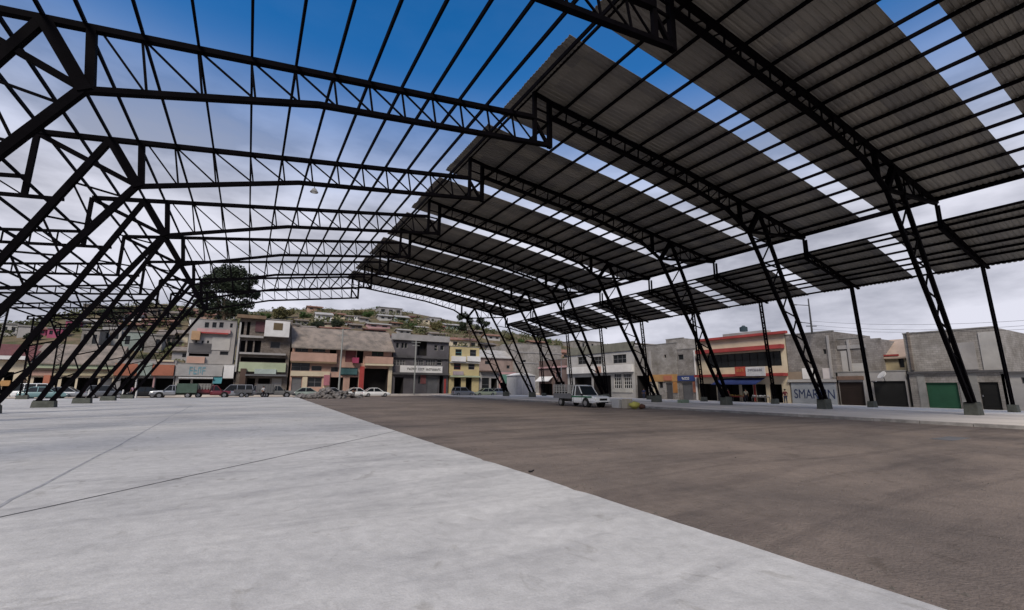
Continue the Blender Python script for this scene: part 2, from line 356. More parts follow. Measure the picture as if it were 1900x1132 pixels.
def half_left(t):
    r = MB(); CH = (.24, .20)
    chain(r, [(-9.6, 0, topL(-9.6)), (12.5, 0, topL(12.5))], .26, .22)
    chain(r, sub_poly(botL, -5.8, 13.45, [1.5]), .26, .2)
    r.beam((-5.85, 0, 11.5), (-9.55, 0, topL(-9.6)-.1), .2, .2)
    r.beam((-5.6, 0, botL(-5.6)), (-5.85, 0, topL(-5.85)), .28, .26)
    r.beam((-7.05, 0, topL(-7.05)), (-5.7, 0, 11.4), .34, .42)
    part = r.build('rafter_truss', STEEL, t)
    lz = MB(); xs = [-5.7]+[x for x in PL if x > -5]+[12.45]
    for a, b in zip(xs, xs[1:]):
        bb = b+.17*(topL(b)-botL(b)) if b < 12.4 else b
        lz.beam((bb, 0, botL(bb)), (b, 0, topL(b)), .08, .08)
        lz.beam((a+.15, 0, topL(a)-.1), (bb-.1, 0, botL(bb)+.1), .07, .07)
    lz.build('lacing', STEEL, part)
    c = MB(); T1 = (-7.05, 0, topL(-7.1)); T2 = (-5.8, 0, 11.42); B1 = (-12.75, 0, .45); B2 = (-12.05, 0, .45)
    c.beam(T1, B1, .27, .27); c.beam(T2, B2, .27, .27); c.beam((-12.95, 0, .47), (-11.85, 0, .47), .5, .06)
    cp = c.build('truss_column', STEEL, t)
    e = MB(); e.beam((-9.62, 0, 10.05), (-9.62, 0, topL(-9.62)), .2, .2); e.build('eave_post', STEEL, t)
    z = MB(); zigzag(z, lerp(T1, B1, .12), lerp(T1, B1, .96), lerp(T2, B2, .06), lerp(T2, B2, .96), 12, .08, False)
    z.build('lacing', STEEL, cp)
def annex_left(t, join=-8.3):
    a = MB(); za = lambda x: 11.0-(-9.6-x)*.142; zb = lambda x: 10.12-(-9.6-x)*.098
    a.beam((-9.55, 0, za(-9.6)), (-22.3, 0, za(-22.3)), .2, .14)
    a.beam((join, 0, zb(-9.0)), (-22.3, 0, zb(-22.3)), .2, .14); a.beam((-22.25, 0, zb(-22.3)), (-22.25, 0, za(-22.3)), .2, .12)
    ap = a.build('annex_truss', STEEL, t)
    z = MB(); xs = [-9.7-1.15*i for i in range(11)]
    for p, q in zip(xs, xs[1:]): z.beam((q, 0, zb(q)), (q, 0, za(q)), .07, .07); z.beam((p, 0, zb(p)), (q, 0, za(q)), .06, .06)
    z.build('lacing', STEEL, ap)
    oc = MB()
    oc.beam((-21.65, 0, .4), (-21.75, 0, 9.15), .14, .14); oc.beam((-21.15, 0, .4), (-21.0, 0, 9.2), .14, .14)
    op = oc.build('outer_column', STEEL, t); z = MB(); zigzag(z, (-21.65, 0, .5), (-21.75, 0, 9), (-21.15, 0, .5), (-21.0, 0, 9), 13, .05, True); z.build('lacing', STEEL, op)
def half_right(t):
    r = MB()
    chain(r, sub_poly(topR, 13.5, 39.9, [24.5]), .26, .2); chain(r, sub_poly(botR, 13.5, 31.95, [24.5, 29.5]), .26, .18)
    r.beam((31.95, 0, 13.35), (39.75, 0, topR(39.8)-.12), .22, .18)
    r.beam((33.5, 0, topR(33.5)), (32.0, 0, 13.35), .32, .3); r.beam((31.0, 0, botR(31)), (31.0, 0, topR(31)), .26, .22)
    part = r.build('rafter_truss', STEEL, t)
    lz = MB(); xs = [13.6+i*1.16 for i in range(15)]
    for a, b in zip(xs, xs[1:]):
        lz.beam((b-.1, 0, botR(b-.1)), (b, 0, topR(b)), .07, .07); lz.beam((a, 0, botR(a)), (b-.1, 0, topR(b)-.05), .06, .06)
    lz.build('lacing', STEEL, part); lz = MB()
    for x in (34.8, 36.2, 37.6):
        zb = 13.35+(x-31.95)*(topR(39.8)-.12-13.35)/7.8
        lz.beam((x, 0, zb), (x, 0, topR(x)), .07, .07); lz.beam((x, 0, zb), (x-1.3, 0, topR(x-1.3)), .06, .06)
    lz.build('lacing', STEEL, part)
    c = MB(); T1 = (33.5, 0, topR(33.5)); T2 = (31.95, 0, 13.3); B1 = (40.35, 0, .75); B2 = (39.65, 0, .75)
    c.beam(T1, B1, .22, .24); c.beam(T2, B2, .22, .24); c.beam((39.45, 0, .77), (40.55, 0, .77), .5, .06)
    cp = c.build('truss_column', STEEL, t)
    z = MB(); zigzag(z, lerp(T1, B1, .1), lerp(T1, B1, .95), lerp(T2, B2, .03), lerp(T2, B2, .95), 13, .08, False); z.build('lacing', STEEL, cp)
    e = MB(); e.beam((39.75, 0, 12.3), (39.75, 0, 14.25), .14, .14); e.beam((40.15, 0, 12.3), (40.15, 0, 14.1), .14, .14); e.build('eave_post', STEEL, t)
    a = MB(); zt = lambda x: 12.95-(x-40)*.25; zb = lambda x: 12.35-(x-40)*.21
    a.beam((40.0, 0, zt(40)), (48.6, 0, zt(48.6)), .2, .14); a.beam((39.8, 0, zb(39.8)), (47.4, 0, zb(47.4)), .2, .14); ap = a.build('annex_truss', STEEL, t)
    z = MB(); xs = [40.2+1.0*i for i in range(8)]
    for p, q in zip(xs, xs[1:]): z.beam((q, 0, zb(q)), (q, 0, zt(q)), .06, .06); z.beam((p, 0, zt(p)), (q, 0, zb(q)), .06, .06)
    z.build('lacing', STEEL, ap)
    oc = MB(); oc.beam((47.0, 0, 10.9), (47.95, 0, .5), .13, .13); oc.beam((47.45, 0, 10.9), (48.35, 0, .5), .13, .13)
    op = oc.build('outer_column', STEEL, t); z = MB(); zigzag(z, (47.0, 0, 10.6), (47.95, 0, .6), (47.45, 0, 10.6), (48.35, 0, .6), 17, .05, True); z.build('lacing', STEEL, op)
def ridge_bits(t):
    p = MB(); p.beam((12.5, 0, 14.95), (12.5, 0, 18.05), .2, .2); p.beam((13.5, 0, 14.9), (13.5, 0, 17.8), .24, .24)
    p.beam((12.4, 0, 18.0), (13.6, 0, 17.8), .2, .16); p.beam((12.55, 0, 16.2), (13.45, 0, 14.95), .16, .16)
    p.beam((12.5, 0, 16.45), (13.5, 0, 16.4), .1, .1); p.beam((12.5, 0, 17.1), (13.5, 0, 17.0), .08, .08)
    p.build('ridge_post', STEEL, t)
ORD = ['nearest', 'second', 'third', 'fourth', 'fifth', 'sixth', 'seventh', 'farthest']
fr = root('portal_frame', (13.5, 0, 0), 'x', 'steel frame', 'black steel frames spanning the hall')
half_left(fr); half_right(fr); ridge_bits(fr); annex_left(fr)
for k in range(8):
    o = fr if k == 0 else copy_tree(fr)
    o.location = (13.5, Y_FIRST+SPAN*k, 0)
    o['label'] = ('black steel truss frame spanning the whole hall, '+('the nearest one, mostly overhead' if k == 0 else 'the farthest one before the street' if k == 7 else ORD[k]+' nearest to the camera'))
    if k == 7:
        for ch in o.children:
            pass
fa = root('annex_frame', (-15, Y_FIRST+SPAN*8, 0), 'lone lattice post and low truss at the far left end past the last full frame', 'steel frame')
fa.location = (-15, 0, 0); annex_left(fa, -9.5); fa.location = (-15, Y_FIRST+SPAN*8, 0)
# concrete footings
def footing(x, y, w_, d_, h_, label, grp):
    f = MB(); f.hexa([(x-w_/2-.04,y-d_/2-.04,-.02),(x+w_/2+.04,y-d_/2-.04,-.02),(x+w_/2+.04,y+d_/2+.04,-.02),(x-w_/2-.04,y+d_/2+.04,-.02),(x-w_/2,y-d_/2,h_),(x+w_/2,y-d_/2,h_),(x+w_/2,y+d_/2,h_),(x-w_/2,y+d_/2,h_)])
    tag(f.build('concrete_footing', PLINTH, bevel=.02), label, 'footing', grp)
for k in range(8):
    y = Y_FIRST+SPAN*k; q = ORD[k]
    if k > 2: footing(-12.4, y, 1.15, .7, .45, 'grey concrete block under the leaning left column of the '+('fourth','fifth','sixth','seventh','farthest')[k-3]+' frame', 'footings of the leaning columns')
    footing(40.0, y, .95, .62, .78, 'grey concrete block under the leaning right column of the '+q+' frame', 'footings of the leaning columns')
    footing(48.15, y, .7, .45, .52, 'small concrete block under the slim outer right post of the '+q+' frame', 'footings of the outer posts')
for k in (6, 7, 8): footing(-21.4, Y_FIRST+SPAN*k, .9, .5, .42, 'small concrete block under the slim outer left post, '+{6: 'nearest one in view', 7: 'middle one in view', 8: 'farthest one'}[k], 'footings of the outer posts')
# purlins
Y0P, Y1P = -1.0, Y_FIRST+SPAN*7+1.0
NUM = 'first second third fourth fifth sixth seventh eighth ninth tenth eleventh twelfth thirteenth fourteenth fifteenth sixteenth seventeenth eighteenth'.split()
def purlin(x, z, slope, label, grp, y1=Y1P, w_=.09, h_=.17):
    b = MB(); b.beam((x, Y0P, z), (x, y1, z), w_, h_, side=(1, 0, slope)); tag(b.build('purlin', STEEL), label, 'roof beam', grp)
for i, x in enumerate(reversed(PL)): purlin(x, topL(x)+.19, .146, 'long thin black purlin on the open left roof, %s down from the ridge' % NUM[i], 'purlins of the open left roof')
PRR = [12.6]+PR+[39.75]
for i, x in enumerate(PRR):
    z = (18.2 if x < 13 else topR(x)+.19)
    purlin(x, z, -.13, 'long black purlin under the sheeted right roof, %s' % ('right at the ridge' if i == 0 else 'last one at the eave' if i == len(PRR)-1 else NUM[i]+' down from the ridge'), 'purlins of the sheeted right roof', w_=.1, h_=.17 if x < 39 else .34)
PA = [40.35, 41.1, 42.1, 43.5, 44.9, 45.9, 46.8, 48.3]
for i, x in enumerate(PA): purlin(x, 12.95-(x-40)*.25+.16, -.25, 'black purlin under the lower right roof, %s' % ('topmost' if i == 0 else 'lowest, along the outer eave' if i == 7 else NUM[i]+' from its upper edge'), 'purlins of the lower right roof', h_=.15)
PLA = [-10.0-1.7*i for i in range(8)]
for i, x in enumerate(PLA): purlin(x, 11.0-(-9.6-x)*.142+.15, .14, 'thin black purlin on the low outer left roof, %s from its inner edge' % NUM[i], 'purlins of the low left roof', y1=Y_FIRST+SPAN*8+.6, h_=.14)
# corrugated sheets
def sheet(x_pts, zf, ya, yb, label, grp, seed):
    rnd = random.Random(seed); n = int((yb-ya)/.29); mb = MB(); prof = []
    for i in range(n+1):
        y = ya+(yb-ya)*i/n; d = (yb-ya)/n
        prof += [(y, 0), (y+d*.14, .045), (y+d*.36, .045), (y+d*.5, 0)] if i < n else [(y, 0)]
    xoff = [rnd.choice((0, 0, 0, .03, -.04)) for _ in range(n+1)]
    cols = len(prof)
    for lay, dz in ((0, 0.0), (1, .02)):
        for xi, x in enumerate(x_pts):
            for j, (y, h_) in enumerate(prof):
                xx = x+(xoff[j//12] if xi in (0, len(x_pts)-1) else 0)
                mb.v.append(Vector((xx, y, zf(xx)+h_+dz)))
    nx = len(x_pts); tot = nx*cols
    for i in range(nx-1):
        for j in range(cols-1):
            a = i*cols+j; mb.f.append([a, a+1, a+cols+1, a+cols]); mb.m.append(0)
            mb.f.append([a+tot+cols, a+tot+cols+1, a+tot+1, a+tot]); mb.m.append(0)
    for j in range(cols-1):
        for a in (j, (nx-1)*cols+j): mb.f.append([a, a+1, a+1+tot, a+tot]); mb.m.append(0)
    for i in range(nx-1):
        for a in (i*cols, i*cols+cols-1): mb.f.append([a, a+cols, a+cols+tot, a+tot]); mb.m.append(0)
    tag(mb.build('roof_sheeting', SHEET), label, 'roof panel', grp)
zmain = lambda x: (topR(x) if x > 13.5 else 17.75+(13.5-x)*.12)+.295
zlow = lambda x: 12.95-(x-40)*.25+.25
for i in range(-1, 8):
    ya = 6.28+SPAN*i; yb = 13.55+SPAN*i
    if i == 7: yb = Y1P+.3
    w1 = 'nearest' if i == -1 else 'farthest' if i == 7 else NUM[i+1]+' from the camera'
    sheet([11.8, 13.5, 24.5, 40.25], zmain, ya, yb, 'grey corrugated sheeting on the high right roof between open gaps, '+w1, 'sheeted bays of the high right roof', i)
    sheet([40.55+(.15 if i % 3 else 0), 44, 48.85], zlow, ya+.1*(i % 2), yb, 'grey corrugated sheeting on the lower right roof between open gaps, '+w1, 'sheeted bays of the lower right roof', i+20)
# hanging lamp
hl = root('hanging_lamp', (2.35, Y_FIRST+2*SPAN, 13.15), 'small grey lamp hanging under the open left truss', 'lamp')
b = MB(); y = Y_FIRST+2*SPAN
b.cyl((2.35, y, 13.5), (2.35, y, 13.25), .02, 6); b.build('hanger', STEEL, hl)
b = MB(); b.cyl((2.35, y, 13.25), (2.35, y, 13.02), .09, 12, .24); b.build('lamp_shade', P('lamp_grey', (.3, .3, .3)), hl)
b = MB(); b.cyl((2.35, y, 13.03), (2.35, y, 12.96), .15, 12, .08); b.build('bulb', LAMPG, hl)

# ------------------------------------------------------------------ buildings
class Plane:
    """vertical facade plane: kind 'Y' faces the hall from the far street, 'X' faces it from the right"""
    def __init__(s, kind, c): s.k = kind; s.c = c
    def sz(s, u, v):
        if s.k == 'Y': p = atY(u, v, s.c); return p.x, p.z
        p = atX(u, v, s.c); return p.y, p.z
    def rect(s, R):
        a, b, c, d = R; um, vm = (a+c)/2, (b+d)/2
        s0, s1 = s.sz(a, vm)[0], s.sz(c, vm)[0]; z1, z0 = s.sz(um, b)[1], s.sz(um, d)[1]
        return min(s0, s1), max(s0, s1), z0, z1
    def P(s, q, o, z): return (q, s.c-o, z) if s.k == 'Y' else (s.c-o, q, z)
    def box(s, mb, q0, q1, z0, z1, o0, o1, mi=0): mb.box(s.P(q0, o0, z0), s.P(q1, o1, z1), mi)
FAR = Plane('Y', 86.0); RIG = Plane('X', 56.0)
def wall_mesh(pl, q0, q1, z0, z1, depth, holes, base=0.0):
    """closed wall block with a recessed pocket for every opening; holes: (q0,q1,z0,z1,pocket)"""
    mb = MB(); qs = {q0, q1}; zs = {z0, z1}; H = []
    for h in holes:
        a, b, c, d = max(h[0], q0+.05), min(h[1], q1-.05), max(h[2], z0+.02), min(h[3], z1-.05)
        if b-a < .05 or d-c < .05: continue
        H.append((a, b, c, d, h[4])); qs |= {a, b}; zs |= {c, d}
    qs = sorted(qs); zs = sorted(zs)
    def inside(q, z):
        for h in H:
            if h[0] < q < h[1] and h[2] < z < h[3]: return h
    def quad(pts, mi=0): mb.add([pl.P(*p) for p in pts], [(0,1,2,3)], mi)
    for a, b in zip(qs, qs[1:]):
        for c, d in zip(zs, zs[1:]):
            h = inside((a+b)/2, (c+d)/2); o = base if not h else base-h[4]
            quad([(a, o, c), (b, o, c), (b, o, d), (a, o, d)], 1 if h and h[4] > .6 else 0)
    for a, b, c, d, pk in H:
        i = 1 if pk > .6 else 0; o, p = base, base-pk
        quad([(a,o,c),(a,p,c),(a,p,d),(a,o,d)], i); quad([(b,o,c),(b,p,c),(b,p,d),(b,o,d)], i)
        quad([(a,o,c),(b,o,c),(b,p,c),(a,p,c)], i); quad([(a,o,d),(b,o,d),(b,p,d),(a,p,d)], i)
    e = base-depth
    quad([(q0,e,z0),(q1,e,z0),(q1,e,z1),(q0,e,z1)]); quad([(q0,base,z0),(q0,e,z0),(q0,e,z1),(q0,base,z1)])
    quad([(q1,base,z0),(q1,e,z0),(q1,e,z1),(q1,base,z1)]); quad([(q0,base,z1),(q1,base,z1),(q1,e,z1),(q0,e,z1)]); quad([(q0,base,z0),(q1,base,z0),(q1,e,z0),(q0,e,z0)])
    return mb, H
def sign_glyphs(pl, par, q0, q1, z0, z1, o, mt, words, seed=0):
    """rows of blocky strokes standing for lettering too blurred to read"""
    rnd = random.Random(seed); mb = MB(); tot = sum(words)+len(words)-1; cw = (q1-q0)/tot; q = q0; t = .03; i = 0
    for w_ in words:
        for _ in range(w_):
            a, b = q+cw*.1, q+cw*.85; th = cw*.2; k = rnd.randint(0, 4)
            i += 1
            pl.box(mb, a, a+th, z0, z1, o, o+t)
            if k in (0, 1, 3): pl.box(mb, a+th, b, z1-(z1-z0)*.2, z1, o, o+t*.9)
            if k in (0, 2, 4): pl.box(mb, a+th, b, z0, z0+(z1-z0)*.2, o, o+t*.9)
            if k in (1, 2): pl.box(mb, a+th, b, z0+(z1-z0)*.42, z0+(z1-z0)*.58, o, o+t*.9)
            if k in (3, 4): pl.box(mb, b-th, b, z0+(z1-z0)*.2, z1-(z1-z0)*.2, o, o+t*.9)
            q += cw
        q += cw
    return mb.build('lettering', mt, par)
def text_on(pl, par, txt, q_start, z0, hgt, width, o, mt):
    cu = bpy.data.curves.new('lettering', 'FONT'); cu.body = txt; cu.extrude = .01; cu.size = 1
    ob = bpy.data.objects.new('lettering', cu); COL.objects.link(ob); dg = bpy.context.evaluated_depsgraph_get(); dg.update()
    me = bpy.data.meshes.new_from_object(ob.evaluated_get(dg)); bpy.data.objects.remove(ob)
    xs = [v.co.x for v in me.vertices]; ys = [v.co.y for v in me.vertices]; O = org(par)
    for v in me.vertices:
        a = (v.co.x-min(xs))/(max(xs)-min(xs))*width; b = (v.co.y-min(ys))/(max(ys)-min(ys))*hgt
        # reading direction: left to right as seen from the hall
        p = Vector(pl.P(q_start+a if pl.k == 'Y' else q_start-a, o+v.co.z+.012, z0+b)); v.co = p-O
    me.materials.clear(); me.materials.append(mt); me.name = 'lettering'
    r = bpy.data.objects.new('lettering', me); COL.objects.link(r); r.parent = par; return r
def building(pl, name, label, cat, R, wall_mat, ops=(), ext=(), depth=9, zbase=None, base=0.0, gable=None, group=None):
    q0, q1, _, z1 = pl.rect(R); zb = (.2 if pl.k == 'Y' else -.24) if zbase is None else zbase
    q0 += .015; q1 -= .015
    t = root(name, pl.P((q0+q1)/2, -depth/2, zb), label, cat, group)
    holes = []
    for op in ops:
        h = list(pl.rect(op[:4])); kd = op[4]
        if kd in ('door', 'shutter', 'open') and h[2] < zb+1.0: h[2] = zb+.03
        holes.append((h, kd, op[5] if len(op) > 5 else None))
    pk = {'window': .22, 'grille': .22, 'door': .25, 'shutter': .3, 'open': 2.2, 'bare': .9}
    mb, H = wall_mesh(pl, q0, q1, zb, z1, depth, [(*h, pk[kd]) for h, kd, c in holes], base)
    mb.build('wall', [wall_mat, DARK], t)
    for (a, b, c, d), kd, colr in holes:
        a, b, d = max(a, q0+.05), min(b, q1-.05), min(d, z1-.05)
        if kd in ('window', 'grille'):
            f = MB(); w_ = min(.07, (b-a)*.08); fo = base-.14
            pl.box(f, a, b, c, c+w_, fo-.05, fo); pl.box(f, a, b, d-w_, d, fo-.05, fo); pl.box(f, a, a+w_, c+w_, d-w_, fo-.05, fo); pl.box(f, b-w_, b, c+w_, d-w_, fo-.05, fo)
            n = max(1, int((b-a)/1.0)); m_ = 1 if d-c > 1.1 else 0
            if kd == 'grille': n = max(3, int((b-a)/.45)); m_ = 3
            for i in range(1, n): x = a+(b-a)*i/n; pl.box(f, x-w_/2, x+w_/2, c+w_, d-w_, fo-.047, fo-.003)
            for i in range(1, m_+1): z = c+(d-c)*i/(m_+1); pl.box(f, a+w_, b-w_, z-w_/2, z+w_/2, fo-.044, fo-.006)
            fo_ = f.build('window', colr or STEELGREY, t); g = MB(); pl.box(g, a+.02, b-.02, c+.02, d-.02, base-.2, base-.19); g.build('pane', GLASS, fo_)
        elif kd == 'door':
            f = MB(); pl.box(f, a+.03, b-.03, c, d-.03, base-.2, base-.15)
            for z in (.15, .55): pl.box(f, a+.15, b-.15, c+(d-c)*z, c+(d-c)*(z+.33), base-.155, base-.13)
            dr = f.build('door', colr or BROWN, t); g = MB(); pl.box(g, b-.16, b-.1, c+(d-c)*.48, c+(d-c)*.54, base-.155, base-.08); g.build('handle', RIM, dr)
        elif kd == 'shutter':
            f = MB(); n = max(4, int((d-c)/.16))
            for i in range(n): z = c+(d-c)*i/n; pl.box(f, a+.02, b-.02, z, z+(d-c)/n*.86, base-.22, base-.17+(i % 2)*.006)
            pl.box(f, a+.015, b-.015, c, d, base-.25, base-.215); f.build('roller_shutter', colr or STEELGREY, t)
    for e in ext:
        nm, r, o0, o1, mt_ = e[:5]; a, b, c, d = pl.rect(r); f = MB()
        if nm == 'awning':
            f.prism([pl.P(a, base+o0-.02, d+.05), pl.P(a, base+o0-.02, d-.02), pl.P(a, base+o1, c), pl.P(a, base+o1, c+.07)], Vector(pl.P(b, 0, 0))-Vector(pl.P(a, 0, 0)))
        else: pl.box(f, a, b, c, d, base+o0, base+o1)
        x = f.build(nm, mt_, t)
        if len(e) > 5:
            g = e[5]
            if g[0] == 'glyph': sign_glyphs(pl, x, a+(b-a)*g[1], a+(b-a)*g[2], c+(d-c)*g[3], c+(d-c)*g[4], base+o1, g[5], g[6], g[7] if len(g) > 7 else 1)
            elif g[0] == 'text':
                qs = (a+(b-a)*g[2]) if pl.k == 'Y' else (b-(b-a)*g[2]); text_on(pl, x, g[1], qs, c+(d-c)*g[4], (d-c)*(g[5]-g[4]), (b-a)*(g[3]-g[2]), base+o1, g[6])
    if gable:   # (v_ridge, mat, overhang) front slope and back slope as one roof
        vr, mt_, oh = gable; um = (R[0]+R[2])/2
        pc = Plane(pl.k, pl.c+depth*.45); zr = pc.sz(um, vr)[1]; zr = max(zr, z1+.5)
        sl_ = (zr-z1)/(depth*.45); zf = z1-sl_*oh+.06
        A = [pl.P(q0-.25, base+oh, zf), pl.P(q0-.25, base-depth*.45, zr+.06), pl.P(q0-.25, base-depth-.4, zf)]
        A2 = [pl.P(q0-.25, base-depth-.4, zf+.16), pl.P(q0-.25, base-depth*.45, zr+.24), pl.P(q0-.25, base+oh, zf+.16)]
        f = MB(); off = Vector(pl.P(q1+.25, 0, 0))-Vector(pl.P(q0-.25, 0, 0))
        f.prism([A[0], A[1], A2[1], A2[2]], off); f.prism([A[1], A[2], A2[0], A2[1]], off); f.build('roof', mt_, t)
        g = MB(); e_ = .02
        g.prism([pl.P(q0+e_, base-e_, z1-.01), pl.P(q0+e_, base-depth*.45, zr+.04), pl.P(q0+e_, base-depth+e_, z1-.01)], Vector(pl.P(q1-e_, 0, 0))-Vector(pl.P(q0+e_, 0, 0))); g.build('gable_wall', wall_mat, t)
    else:       # parapet cap
        f = MB(); pl.box(f, q0-.04, q1+.04, z1+.003, z1+.12, base+.05, base-.3)
        f.build('parapet_cap', mat('cap_concrete', (.22, .21, .2), var=.3, stain=.3), t)
    return t
O = 'open'; WN = 'window'; SH = 'shutter'; DR = 'door'; G = 'grille'
# --- far street, left to right
building(FAR, 'house', 'maroon-roofed cream house with a white eave line at the far left edge', 'house', (-60, 664, 52, 735), CREAM,
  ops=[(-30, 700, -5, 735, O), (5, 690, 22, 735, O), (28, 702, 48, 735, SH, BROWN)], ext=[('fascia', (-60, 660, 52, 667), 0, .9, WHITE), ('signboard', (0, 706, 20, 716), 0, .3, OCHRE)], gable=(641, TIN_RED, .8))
building(FAR, 'shop_row', 'long low shop row with brown tiled roof and pale yellow band, far left', 'shop', (53, 672, 212, 735), CREAM,
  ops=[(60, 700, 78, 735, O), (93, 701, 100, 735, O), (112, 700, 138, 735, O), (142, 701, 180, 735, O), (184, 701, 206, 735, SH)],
  ext=[('fascia', (53, 674, 212, 684), 0, .5, PGREEN), ('ledge', (53, 684.5, 212, 687), 0, .7, BROWN), ('fascia', (100, 687.5, 212, 697), 0, .35, P('straw', (.5, .42, .25))), ('fascia', (53, 687.5, 99.5, 697), 0, .35, PEACH), ('pillar', (80, 696, 92, 735), 0, .4, ORANGE)], gable=(642, TILE_GREY, .7))
building(FAR, 'shop', 'long open-fronted shop under an orange-red fascia band', 'shop', (213, 668, 324, 735), GREY,
  ops=[(222, 702, 250, 735, O), (254, 702, 282, 735, O), (287, 702, 320, 735, O)],
  ext=[('fascia', (214, 675, 256, 697), 0, .6, ORANGE), ('signboard', (256.5, 674, 283, 697), 0, .62, P('mint', (.35, .42, .36), var=.2, stain=.3)), ('fascia', (283.5, 677, 323.5, 697), 0, .6, ORANGE), ('pillar', (283, 698, 286, 735), 0, .25, PINK), ('pillar', (250.5, 698, 253, 735), 0, .2, WHITE), ('parapet', (290, 668, 323, 671), 0, .2, CREAM)])
building(FAR, 'shop', 'pale grey shop with big cyan letters on its fascia', 'shop', (325, 676, 437, 735), LGREY,
  ops=[(330, 704, 352, 735, O), (356, 704, 392, 735, O), (396, 703, 434, 735, O)],
  ext=[('signboard', (326, 678, 413, 698), 0, .4, LGREY, ('glyph', .28, .64, .15, .85, P('pale_cyan', (.16, .36, .42)), [4], 8)), ('ledge', (333, 700, 396, 702.5), 0, 1.3, WHITE), ('awning', (396, 699, 412, 712), .05, 1.4, TEAL), ('signboard', (415, 678, 434, 702), 0, .5, WHITE)])
building(Plane('Y', 91.0), 'apartment_block', 'grey three-storey block with a pink rail and orange corner bay above the cyan lettered shop', 'building', (349, 594, 436, 676), GREY, zbase=.2,
  ops=[(380, 598, 388, 608, WN), (394, 598, 402, 608, WN), (407, 598, 415, 608, WN), (408, 652, 424, 659, WN), (350, 656, 388, 661, 'bare'), (427, 600, 432, 608, WN), (362, 631, 366, 636, WN), (374, 632, 378, 637, WN), (384, 632, 388, 637, WN)],
  ext=[('balcony', (366, 611, 428, 618), 0, .5, PINK), ('railing', (372, 617.5, 424, 620), .5, .6, RED), ('bay', (356, 615, 372, 631), 0, .8, P('apricot', (.52, .30, .14))), ('wall_panel', (350, 637, 392, 654), 0, .15, DGREY), ('signboard', (347, 662, 380, 674), 0, .5, PEACH), ('wall_panel', (393, 625, 427, 650), 0, .1, LGREY)], depth=8)
building(FAR, 'building', 'four-storey dark house with a white boxed top storey at its right corner', 'building', (438, 592, 537, 735), BROWN_BLOCK,
  ops=[(447, 597, 453, 620, 'bare'), (458, 597, 464, 622, 'bare'), (446, 632, 455, 655, 'bare'), (458, 632, 469, 655, 'bare'), (472, 632, 484, 655, 'bare'), (502, 634, 520, 646, WN), (446, 664, 530, 672, 'bare'), (457, 702, 472, 735, O), (478, 702, 500, 735, O), (503, 702, 522, 735, SH, LGREY)],
  ext=[('roof_edge', (440, 586, 494, 592), -.3, 1.0, P('brown_tile', (.22, .14, .08), var=.3)), ('wall_panel', (474, 597, 492, 616), 0, .2, P('plum', (.13, .05, .06))), ('bay', (491, 597, 536.5, 626), 0, 1.2, WHITE), ('window', (507, 601, 524, 614), 1.19, 1.23, P('ochre_blind', (.16, .11, .05))), ('fascia', (443, 673, 530, 690), 0, .4, PGREEN), ('signboard', (472, 685, 512, 694), .4, .6, P('mint_sign', (.42, .50, .46))), ('ledge', (455, 695, 530, 698), 0, 1.2, STEELGREY), ('slab', (444, 655, 530, 658.5), 0, .6, GREY), ('slab', (444, 623, 489, 627), 0, .6, GREY), ('pillar', (440, 598, 443.5, 690), 0, .35, LGREY), ('signboard', (444, 684, 455, 730), 0, .9, BROWN)])
building(FAR, 'building', 'wide two-storey peach building under a long grey tiled roof', 'building', (539, 642, 726, 735), PEACH,
  ops=[(548, 643, 572, 653, WN), (580, 643, 604, 653, WN), (612, 643, 624, 668, 'bare'), (538, 673, 575, 688, WN), (578, 679, 597, 688, WN), (614, 681, 628, 690, WN), (540, 700, 559, 735, DR, STEELGREY), (571, 700, 597, 718, WN), (612, 700, 636, 735, O), (648, 700, 664, 735, O), (641, 649, 661, 672, DR, P('rose_door', (.25, .07, .07))), (662, 650, 674, 674, 'bare'), (690, 648, 712, 661, WN, GREEN), (675, 684, 719, 735, O), (632, 682, 664, 697, WN)],
  ext=[('balcony', (539, 655, 624, 671), 0, .7, PEACH), ('ledge', (539, 671.5, 624, 674), 0, .9, P('tan', (.26, .17, .09))), ('fascia', (539, 689, 612, 698), 0, .3, CREAM), ('balcony', (676, 662.5, 727, 675), 0, .9, PEACH), ('ledge', (676, 675.5, 727, 679), 0, 1.0, CREAM), ('signboard', (653, 664, 664, 674), .2, .9, MAGENTA), ('signboard', (600, 696, 610, 715), .1, .9, P('pink_sign', (.5, .15, .2))), ('signboard', (632, 684, 662, 695), 0, .5, P('deep_teal', (.04, .12, .13))), ('pillar', (666, 680, 674, 735), 0, .3, RED), ('pillar', (719.5, 680, 726, 735), 0, .3, CREAM), ('pillar', (560, 699, 569, 735), 0, .2, CREAM), ('pillar', (599, 699, 610, 735), 0, .2, CREAM)], gable=(614, TILE_GREY, 1.1))
